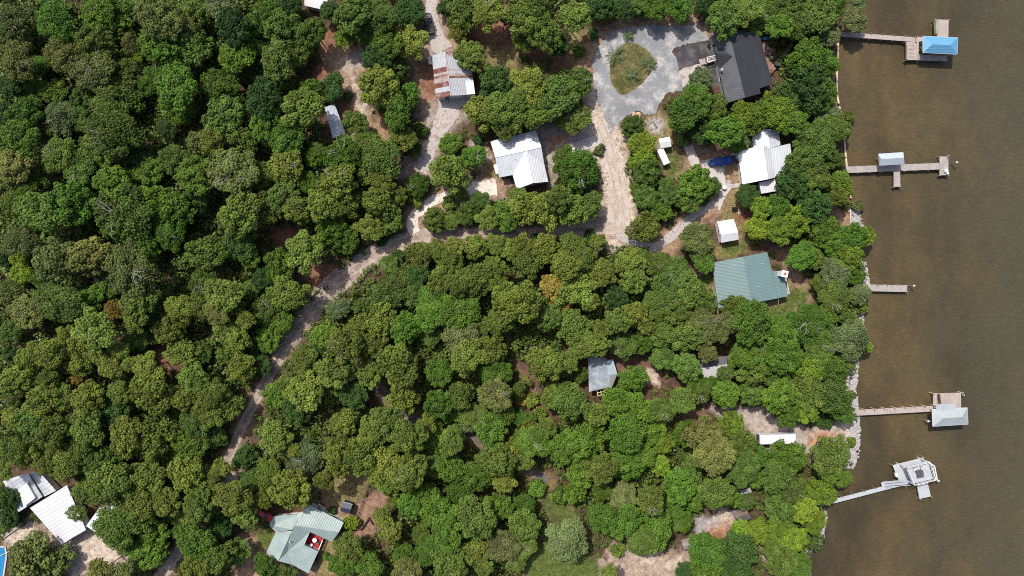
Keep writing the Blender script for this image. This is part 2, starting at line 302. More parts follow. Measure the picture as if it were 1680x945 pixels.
# colour of the soil where it is not leaf litter
PATCH=[
 (DIRT,[(525,60),(560,70),(605,80),(605,118),(585,135),(592,160),(612,190),(640,215),(650,240),(600,245),(570,230),(560,190),(556,150),(530,110)],2.0),
 (GSAND,[(560,85),(595,85),(600,105),(575,130),(562,110)],2.0),
 (SAND,[(575,135),(588,140),(605,185),(600,205),(588,190)],1.2),
 (RED,[(545,165),(560,150),(585,190),(580,215),(558,200)],1.2),
 (RED,[(525,95),(520,130),(528,170),(540,165),(538,110)],1.2),
 (DRY,[(560,205),(610,205),(630,240),(580,250)],2.0),
 (RED,[(535,45),(555,50),(556,75),(530,90)],1.2),
 (RED,[(780,10),(840,20),(880,60),(960,60),(975,100),(960,128),(900,95),(850,90),(800,75),(780,60)],3.0),
 (DRY,[(800,70),(850,85),(840,115),(790,110)],2.0),
 (DRY,[(930,40),(960,50),(965,110),(935,100)],1.5),
 (DIRT,[(660,60),(705,50),(715,160),(710,215),(690,200),(665,120)],2.0),
 (RED,[(685,90),(712,100),(715,150),(700,165),(685,130)],1.5),
 (GSAND,[(690,50),(740,55),(752,95),(700,90)],1.5),
 (DIRT,[(718,10),(735,30),(765,85),(745,92),(725,50)],1.0),
 (GSAND,[(655,290),(672,245),(688,205),(700,175),(760,165),(765,190),(735,220),(712,255),(702,290),(685,300)],2.0),
 (DIRT,[(770,230),(800,235),(815,300),(795,300),(775,275)],1.5),
 (GREYG,[(772,232),(785,230),(800,262),(790,268)],1.0),
 (DRY,[(797,270),(818,280),(820,300),(800,300)],0.8),
 (SAND,[(675,372),(670,350),(695,335),(740,308),(775,290),(815,298),(835,305),(825,322),(790,335),(740,332),(705,358)],1.5),
 (GSAND,[(870,205),(985,195),(990,245),(930,255),(908,300),(890,255)],2.0),
 (ORANGE,[(899,225),(925,222),(930,240),(905,245)],1.0),
 (DIRT,[(950,100),(980,50),(1030,30),(1140,25),(1160,40),(1150,55),(1040,45),(990,70),(975,115),(985,200),(970,205),(955,150)],1.2),
 (ROCKY,[(1130,28),(1160,38),(1172,60),(1150,70),(1135,45)],1.5),
 (SAND,[(960,140),(980,150),(992,190),(1008,215),(1010,240),(975,240),(972,200)],2.0),
 (SAND,[(985,235),(1010,240),(1025,285),(1035,330),(1048,360),(1040,392),(1010,392),(965,385),(930,388),(960,365),(985,335),(995,300)],2.2),
 (GSAND,[(1010,300),(1030,300),(1042,345),(1025,350)],1.5),
 (DIRT,[(1030,385),(1070,395),(1110,375),(1160,340),(1190,330),(1195,345),(1140,380),(1110,410),(1115,425),(1080,420),(1045,412)],1.5),
 (DRY,[(1012,225),(1045,190),(1090,180),(1105,210),(1110,245),(1125,280),(1095,292),(1078,250),(1050,225),(1020,260)],1.5),
 (DIRT,[(1015,230),(1030,225),(1030,260),(1018,262)],1.0),
 (GREYG,[(1062,198),(1082,195),(1088,215),(1068,220)],1.2),
 (GRASS,[(1094,255),(1120,250),(1125,275),(1100,290)],1.2),
 (DIRT,[(1120,235),(1140,232),(1215,255),(1220,310),(1165,330),(1120,290)],2.5),
 (DRY,[(1186,280),(1215,282),(1220,312),(1192,312)],1.0),
 (DRY,[(1183,320),(1215,310),(1230,345),(1222,400),(1200,410),(1185,350)],1.5),
 (RED,[(1205,340),(1228,335),(1228,365),(1212,370)],1.2),
 (DRY,[(1165,400),(1225,398),(1230,415),(1165,432)],1.2),
 (GRASS,[(1190,402),(1225,400),(1225,412),(1190,418)],1.0),
 (DIRT,[(1140,430),(1170,425),(1185,520),(1172,520),(1140,470)],1.2),
 (GRASS,[(1140,455),(1165,440),(1168,468),(1145,475)],1.0),
 (DIRT,[(1260,395),(1300,420),(1335,490),(1320,515),(1250,520),(1250,490),(1290,490),(1285,445)],1.8),
 (GRASS,[(1295,465),(1325,480),(1318,505),(1285,510)],1.5),
 (GRASS,[(1230,505),(1300,500),(1300,525),(1230,525)],1.5),
 (DIRT,[(1355,340),(1400,350),(1405,372),(1365,372)],1.0),
 (GSAND,[(1150,668),(1210,668),(1245,668),(1290,688),(1330,702),(1360,690),(1392,680),(1402,700),(1400,760),(1372,735),(1330,755),(1300,750),(1245,730),(1215,700)],1.5),
 ((0.15,0.095,0.07),[(1120,675),(1160,670),(1165,690),(1125,695)],1.5),
 (ORANGE,[(1325,715),(1350,708),(1375,715),(1340,735),(1332,750)],1.5),
 (GREYG,[(1138,852),(1175,840),(1200,838),(1205,860),(1190,872),(1145,872)],1.2),
 (SAND,[(1168,832),(1192,832),(1198,855),(1170,855)],1.2),
 (ORANGE,[(1165,866),(1195,862),(1196,880),(1172,890)],1.2),
 (RED,[(1240,880),(1275,880),(1275,905),(1245,905)],1.5),
 (ROCKY,[(1245,902),(1280,900),(1300,930),(1260,935)],1.5),
 ((0.33,0.255,0.205),[(980,920),(1005,893),(1040,898),(1100,905),(1130,905),(1140,945),(1140,975),(980,975)],1.5),
 (ROCKY,[(985,925),(1010,900),(1040,915),(1035,945),(1000,975)],3.0),
 (SAND,[(1050,915),(1080,912),(1075,925),(1055,927)],1.2),
 (SAND,[(1085,918),(1115,916),(1118,928),(1090,932)],1.0),
 (ROCKY,[(1060,940),(1110,938),(1135,960),(1060,970)],2.5),
 (GRASS,[(860,895),(900,885),(980,915),(990,975),(860,975)],1.5),
 (DIRT,[(902,800),(918,808),(948,850),(958,872),(940,862)],1.0),
 (GRASS,[(885,820),(915,805),(950,850),(968,880),(930,885)],2.0),
 (DIRT,[(388,872),(440,885),(505,925),(560,955),(390,975)],1.5),
 (DRY,[(520,790),(600,740),(620,760),(585,830),(560,850),(530,820)],2.5),
 (DIRT,[(530,825),(560,822),(570,850),(540,850)],1.5),
 ((0.23,0.145,0.105),[(588,828),(612,806),(640,806),(628,845),(606,882),(580,878)],1.0),
 (DRY,[(530,890),(560,880),(580,945),(520,950)],1.5),
 (GRASS,[(420,870),(448,865),(445,900),(428,905)],1.0),
 (SAND,[(68,865),(150,868),(195,890),(212,925),(150,935),(115,955),(90,900)],1.5),
 (SAND,[(8,880),(50,858),(75,885),(40,905),(15,905)],1.2),
 (SAND,[(340,790),(375,775),(410,780),(405,800),(370,830),(345,815)],2.0),
 ((0.15,0.09,0.06),[(850,600),(875,620),(890,665),(905,700),(880,700),(862,660)],1.2),
 ((0.14,0.08,0.06),[(1000,585),(1065,590),(1095,628),(1050,635),(1010,615)],1.5),
 (SAND,[(1062,605),(1075,615),(1085,632),(1068,632)],0.8),
 (RED,[(260,575),(290,570),(300,600),(275,605)],2.0),
 (ORANGE,[(305,725),(330,725),(325,750),(300,745)],1.5),
 (RED,[(440,370),(480,375),(490,410),(455,400)],1.5),
 (RED,[(500,430),(540,440),(570,450),(545,470),(520,475),(500,455)],2.0),
 (DRY,[(625,640),(645,650),(670,680),(720,690),(700,700),(650,680)],1.0),
 (DRY,[(565,770),(590,765),(590,800),(570,805)],1.5),
 (SAND,[(1388,690),(1404,680),(1406,745),(1398,760)],0.8),
 (DRY,[(1366,60),(1374,60),(1374,170),(1362,150)],0.6),
]
LANE=[(232,985,26),(266,945,22),(296,900,18),(325,850,16),(350,795,14),(378,745,14),(402,690,15),(432,635,17),(462,580,22),(492,535,34),(522,497,40),(556,462,40),(598,430,34),(640,404,28),(690,388,24),(745,384,20),(800,382,18),(860,382,18),(920,380,22),(975,374,34),(1005,372,40)]
NORTH=[(1012,385,38),(1016,345,36),(1012,300,28),(1003,262,23),(995,230,24),(985,205,22)]
EAST=[(1010,372,30),(1050,402,18),(1075,406,14),(1098,390,14),(1120,370,14),(1150,345,12),(1180,330,9),(1184,318,8),(1190,305,8),(1198,296,8)]
WOODS=[(590,600,12),(625,642,12),(660,678,12),(710,696,13),(752,708,14),(788,722,14),(830,746,14),(870,772,15),(900,788,14)]
SANDDRIVE=[(682,382,20),(676,362,20),(688,345,18),(730,322,16),(775,312,26),(815,308,26)]
TOPDRIVE=[(708,-20,18),(708,25,18),(716,60,26),(728,84,34)]
RUSTDRIVE=[(740,165,42),(728,200,30),(708,240,26),(690,282,20)]
LOOP=[(972,110),(978,85),(995,60),(1022,46),(1060,42),(1100,42),(1138,42),(1152,52),(1160,66),(1106,79),(1112,105),(1120,146),(1098,152),(1082,170),(1076,185),(1062,190),(1046,180),(1030,190),(1010,206),(1003,222),(994,198),(980,160)]
ISLAND=[(1001,100),(1006,88),(1020,74),(1032,69),(1048,74),(1062,82),(1073,96),(1076,104),(1068,120),(1050,140),(1024,156),(1010,148),(1001,130)]
def lane_line(l): return [PX(p[0],p[1]) for p in l]
# ------------------------------------------------------------------ ground, water, lanes
def terrain():
    xs=np.concatenate([[-420,-330,-250,-200,-160],np.arange(-140,96,0.55),[100,110,130,170,240,330,420]])
    ys=np.concatenate([[-420,-320,-240,-170,-120],np.arange(-92,92.5,0.55),[120,170,240,320,420]])
    X,Y=np.meshgrid(xs,ys)
    nx=sum(np.sin(X*a+Y*b+c)*w for a,b,c,w in [(0.9,0.3,1,0.35),(-0.4,1.1,2,0.35),(2.1,1.3,0.3,0.25),(1.7,-2.2,4,0.25),(4.1,0.7,1,0.15),(-0.9,3.7,2,0.15)])
    nx=nx+nrg.normal(0,0.25,X.shape)
    col=np.zeros(X.shape+(3,)); col[:]=LIT
    # uneven litter, with green and reddish drifts
    g=np.clip(0.5+0.5*np.sin(X*0.21+1.3*np.sin(Y*0.17))*np.cos(Y*0.23+X*0.05),0,1)[...,None]
    col=col*(1-0.35*g)+np.array((0.06,0.06,0.025))*0.35*g
    for c,poly,fe in PATCH:
        pw=[PX(*p) for p in poly]
        bx=[p[0] for p in pw]; by=[p[1] for p in pw]
        j=np.where((xs>min(bx)-6)&(xs<max(bx)+6))[0]; i=np.where((ys>min(by)-6)&(ys<max(by)+6))[0]
        if len(i)==0 or len(j)==0: continue
        sl=np.s_[i[0]:i[-1]+1, j[0]:j[-1]+1]
        d=sdf(X[sl],Y[sl],pw)+nx[sl]*1.1
        a=np.clip(0.5-d/(2*fe*0.7),0,1)[...,None]
        col[sl]=col[sl]*(1-a)+np.array(c)*a
    for l,w,c in ((LANE,1.9,(0.20,0.145,0.11)),(NORTH,4,SAND),(EAST,2.0,DIRT),(WOODS,1.6,(0.17,0.14,0.06)),(SANDDRIVE,2.4,DIRT),(RUSTDRIVE,3.0,(0.25,0.19,0.16)),(TOPDRIVE,2.5,(0.27,0.2,0.16))):
        d=sdline(X,Y,lane_line(l))+nx*0.7-w
        a=np.clip(0.5-d/2.0,0,1)[...,None]; col=col*(1-a)+np.array(c)*a
    # the bank drops under the water east of the shore line
    dx=X-shore_at(Y); bank=np.clip((dx+0.8)/2.2,0,1)
    Z=-2.4*bank*bank*(3-2*bank)+0.03*nx*(bank<0.1)-0.03
    wet=np.clip((dx+0.9)/0.8,0,1)[...,None]; col=col*(1-wet)+np.array((0.30,0.25,0.21))*wet
    ny,nxn=X.shape; idx=np.arange(ny*nxn).reshape(ny,nxn)
    f=np.stack([idx[:-1,:-1],idx[:-1,1:],idx[1:,1:],idx[1:,:-1]],-1).reshape(-1,4)
    me=bpy.data.meshes.new('ground')
    nv=ny*nxn; nf=len(f)
    me.vertices.add(nv); me.vertices.foreach_set('co',np.stack([X,Y,Z],-1).reshape(-1).astype(np.float32))
    me.loops.add(nf*4); me.loops.foreach_set('vertex_index',f.reshape(-1).astype(np.int32))
    me.polygons.add(nf); me.polygons.foreach_set('loop_start',np.arange(0,nf*4,4,dtype=np.int32))
    me.update(calc_edges=True); me.validate()
    at=me.attributes.new('soil','FLOAT_COLOR','POINT')
    at.data.foreach_set('color',np.concatenate([col.reshape(-1,3),np.ones((nv,1))],1).reshape(-1).astype(np.float32))
    me.materials.append(M['earth']); o=bpy.data.objects.new('ground',me); C.objects.link(o); o['kind']='structure'
terrain()
mb=MB(); mb.face([(60,-420,-0.7),(460,-420,-0.7),(460,420,-0.7),(60,420,-0.7)]); o=mb.build('water',M['water']); o['kind']='structure'
ribbon('dirt_lane',strip(LANE,22,1),M['dirtlane'],0.030)
sheet('gravel_driveway',jag(LOOP,0.45,0.26,4),M['gravel'],0.046)
isl_m=mat('dry_island_grass',(0.10,0.092,0.03),0.95,0.45,0.5,dirt=(0.17,0.12,0.07,0.8),bump=0.5)
sheet('island_lawn',jag(ISLAND,0.4,0.10,5),isl_m,0.062)
def tracks(name,pts,off,m,z,seed):
    for s in (-1,1):
        L,Rr=strip(pts,20,seed,amp=0.0); out=([],[]); g=random.Random(seed+s)
        for i in range(len(L)):
            c=(L[i]+Rr[i])/2; n=(L[i]-Rr[i]).normalized(); w=g.uniform(.12,.34); o=off*s+g.uniform(-.08,.08)
            out[0].append(c+n*(o+w)); out[1].append(c+n*(o-w))
        ribbon(name,out,m,z)
tk=mat('pale_wheel_track',(0.36,0.285,0.225),0.95,0.35,0.6,dirt=(0.22,0.165,0.13,0.8),grit=0.5)
tracks('wheel_track',LANE,0.75,tk,0.038,31); tracks('wheel_track',NORTH,0.8,mat('worn_wheel_track',(0.33,0.27,0.225),0.95,0.35,0.6,dirt=(0.45,0.37,0.3,0.7),grit=0.5),0.043,32)
ribbon('sand_road',strip(NORTH,30,2,amp=0.35),M['sand'],0.036)
ribbon('cottage_path',strip(EAST,14,3),M['greysand'],0.033)
ribbon('woods_path',strip(WOODS,12,6),M['shadelane'],0.030)
ribbon('sand_drive',strip(SANDDRIVE,18,7,amp=0.35),M['whitesand'],0.040)
ribbon('cabin_drive',strip(RUSTDRIVE,30,8,amp=0.4),M['greysand'],0.034)
ribbon('top_drive',strip(TOPDRIVE,20,9,amp=0.3),M['greysand'],0.034)
sheet('asphalt_pad',[PX(*q) for q in [(1106,79.5),(1160,66),(1170,92),(1184,141),(1152,141),(1121.5,146.5),(1113,110)]],M['asphalt'],0.056)
sheet('gravel_apron',jag([(1115,116),(1132,110),(1152,106),(1162,116),(1166,132),(1150,140),(1123,145),(1119,132)],0.5,0.2,12),M['greysand'],0.062)
sheet('concrete_pad',[PX(*p) for p in [(1151,263),(1180,258),(1186,260),(1191,305),(1172,309),(1153,285)]],M['concrete'],0.050)
sheet('concrete_walk',[PX(*p) for p in [(1121,240),(1136,238),(1146,262),(1153,283),(1150,288),(1133,270)]],M['concrete'],0.048)
sheet('parking_slab',[PX(*p) for p in [(928,240),(975,222),(985,226),(985,238),(940,252),(930,250)]],M['concrete'],0.050)
sheet('patio_slab',[PX(*p) for p in [(724,160),(775,152),(779,162),(745,182),(728,180)]],M['concrete'],0.052)
sheet('path_to_house',[PX(*p) for p in [(1186,309),(1196,302),(1218,300),(1216,306),(1200,309),(1192,320),(1186,332),(1181,345),(1177,345),(1179,328)]],M['concrete'],0.044)

# ------------------------------------------------------------------ leaves
def leaf_mesh(name, centers, normals, sizes, tints, slim=0.75):
    """one quad per leaf spray, bent a little out of plane"""
    n=len(centers); r=nrg.normal(0,1,(n,3))
    t=np.cross(normals,r); t/=np.linalg.norm(t,axis=1,keepdims=True)+1e-9
    b=np.cross(normals,t)
    s=sizes[:,None]
    v=np.empty((n,4,3)); bend=normals*s*0.18
    v[:,0]=centers-t*s; v[:,1]=centers-b*s*slim+bend; v[:,2]=centers+t*s; v[:,3]=centers+b*s*slim+bend
    me=bpy.data.meshes.new(name)
    me.vertices.add(n*4); me.vertices.foreach_set('co',v.reshape(-1).astype(np.float32))
    me.loops.add(n*4); me.loops.foreach_set('vertex_index',np.arange(n*4,dtype=np.int32))
    me.polygons.add(n); me.polygons.foreach_set('loop_start',np.arange(0,n*4,4,dtype=np.int32))
    me.update(calc_edges=True)
    at=me.attributes.new('tint','FLOAT','POINT'); at.data.foreach_set('value',np.repeat(tints,4).astype(np.float32))
    me.materials.append(M['leaf']); return me
def unit(v): return v/(np.linalg.norm(v,axis=-1,keepdims=True)+1e-9)
def crown(name, seed, nl, lobe_r, puff, leaves, leaf, flat=0.8, droop=-0.35, ragged=0.12, gap=1.25, tintspread=0.3):
    """a crown about one unit in radius: boughs (lobes) carry puffs, puffs carry leaf sprays"""
    g=np.random.default_rng(seed)
    L=[];Lr=[]; tries=0
    while len(L)<nl and tries<4000:
        tries+=1
        a=g.uniform(0,6.28); d=math.sqrt(g.uniform(0,1))*(1.0-lobe_r*0.8)*(1.0 if len(L)%5 else 1.16)
        r=lobe_r*g.uniform(0.75,1.2)
        z=0.46*(1-(d/0.95)**2)-0.14+g.uniform(-0.2,0.2)
        c=np.array([d*math.cos(a),d*math.sin(a),z])
        if L and min(np.linalg.norm((c-q)[:2])/(r+w) for q,w in zip(L,Lr))<0.80: continue
        L.append(c);Lr.append(r)
    L=np.array(L);Lr=np.array(Lr); nl=len(L)
    P=[];D=[];T=[]
    bt=g.uniform(-0.2,0.2,nl)
    for i in range(nl):
        m=int(70*(Lr[i]/puff)**2)
        d=unit(g.normal(0,1,(m,3))); d=d[d[:,2]>droop-0.25]
        p=L[i]+d*Lr[i]*(1+g.normal(0,ragged,(len(d),1)))*np.array([1,1,1.05])
        keep=np.ones(len(p),bool)
        for j in range(nl):
            if j!=i: keep&=np.linalg.norm(p-L[j],axis=1)>Lr[j]*0.86
        P.append(p[keep]);D.append(d[keep]);T.append(np.full(keep.sum(),bt[i]))
    P=np.concatenate(P);D=np.concatenate(D);T=np.concatenate(T)
    o=g.permutation(len(P)); P=P[o];D=D[o];T=T[o]
    acc=[]
    for i in range(len(P)):
        if acc:
            q=P[acc]
            if (((q-P[i])**2).sum(1)<(puff*gap)**2).any(): continue
        acc.append(i)
    acc=[a for a in acc if g.random()>0.05]
    P=P[acc];D=D[acc];T=T[acc]; n=len(P)
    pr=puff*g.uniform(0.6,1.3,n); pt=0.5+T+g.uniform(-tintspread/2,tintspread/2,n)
    k=leaves
    dirs=unit(g.normal(0,1,(n,k,3))+D[:,None,:]*0.9+np.array([0,0,0.35]))
    rad=g.uniform(0.45,1.0,(n,k,1))
    c=P[:,None,:]+dirs*rad*pr[:,None,None]*np.array([1,1,0.8])
    nn=unit(dirs+g.normal(0,0.36,(n,k,3))+np.array([0,0,0.12]))
    s=leaf*g.uniform(0.55,1.35,(n,k)); t=np.clip(pt[:,None]+g.normal(0,0.09,(n,k)),0,1)
    c=c.reshape(-1,3); nn=nn.reshape(-1,3)
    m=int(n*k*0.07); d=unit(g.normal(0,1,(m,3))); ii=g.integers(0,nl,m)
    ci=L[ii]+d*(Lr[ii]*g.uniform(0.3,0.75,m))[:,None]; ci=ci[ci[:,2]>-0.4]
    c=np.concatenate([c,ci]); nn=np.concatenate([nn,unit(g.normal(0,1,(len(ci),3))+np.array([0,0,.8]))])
    s=np.concatenate([s.reshape(-1),leaf*1.7*np.ones(len(ci))]); t=np.concatenate([t.reshape(-1),g.uniform(0.2,0.5,len(ci))])  # inner leaves tinted darker, shade between boughs put into their colour
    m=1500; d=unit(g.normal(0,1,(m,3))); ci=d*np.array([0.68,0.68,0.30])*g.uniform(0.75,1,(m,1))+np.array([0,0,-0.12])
    c=np.concatenate([c,ci]); nn=np.concatenate([nn,unit(d+g.normal(0,.6,(m,3)))]); s=np.concatenate([s,g.uniform(.04,.07,m)]); t=np.concatenate([t,g.uniform(0.15,0.5,m)])  # core leaves carry painted shade in their low tint
    c[:,2]*=flat
    return leaf_mesh(name,c,nn,s,t)
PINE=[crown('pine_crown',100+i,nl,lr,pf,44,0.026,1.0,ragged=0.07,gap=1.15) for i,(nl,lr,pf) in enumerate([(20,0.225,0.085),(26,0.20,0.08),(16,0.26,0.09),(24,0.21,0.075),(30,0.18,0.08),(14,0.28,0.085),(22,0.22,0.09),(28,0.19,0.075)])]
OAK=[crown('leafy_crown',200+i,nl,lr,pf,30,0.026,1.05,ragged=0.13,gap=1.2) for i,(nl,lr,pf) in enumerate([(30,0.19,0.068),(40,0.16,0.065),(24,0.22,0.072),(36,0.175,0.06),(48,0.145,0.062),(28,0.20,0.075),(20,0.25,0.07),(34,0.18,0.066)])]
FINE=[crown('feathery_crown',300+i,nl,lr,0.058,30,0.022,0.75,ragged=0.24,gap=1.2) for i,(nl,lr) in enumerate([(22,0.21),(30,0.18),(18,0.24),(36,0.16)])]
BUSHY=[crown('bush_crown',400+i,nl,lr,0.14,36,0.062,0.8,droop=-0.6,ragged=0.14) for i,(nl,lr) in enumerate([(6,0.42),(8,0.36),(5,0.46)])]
print('crown faces',[len(m.polygons) for m in PINE+OAK+FINE])
def trunk_mesh(name, seed, tall):
    """unit-height tapering trunk with limbs"""
    g=random.Random(seed); mb=MB(); p=Vector((0,0,-0.02)); segs=6; r=0.030
    for k in range(segs):
        q=p+Vector((g.uniform(-.02,.02),g.uniform(-.02,.02),1.02/segs)); r2=r*0.82
        mb.tube(p,q,r,r2,7)
        if k>=(3 if tall else 2):
            for _ in range(3):
                a=g.uniform(0,6.28); l=g.uniform(0.16,0.34)
                e=q+Vector((math.cos(a)*l,math.sin(a)*l,g.uniform(0.02,0.16))); mb.tube(q,e,r2*0.6,r2*0.18,5)
                a2=a+g.uniform(-.8,.8); mb.tube(q.lerp(e,0.6),q.lerp(e,0.6)+Vector((math.cos(a2)*l*.5,math.sin(a2)*l*.5,0.06)),r2*0.3,r2*0.1,4)
        p,r=q,r2
    me=bpy.data.meshes.new(name); me.from_pydata(mb.v,[],mb.f); me.materials.append(M['bark']); me.update(); return me
TPINE=[trunk_mesh('pine_trunk',i,True) for i in range(3)]; TOAK=[trunk_mesh('tree_trunk',10+i,False) for i in range(3)]

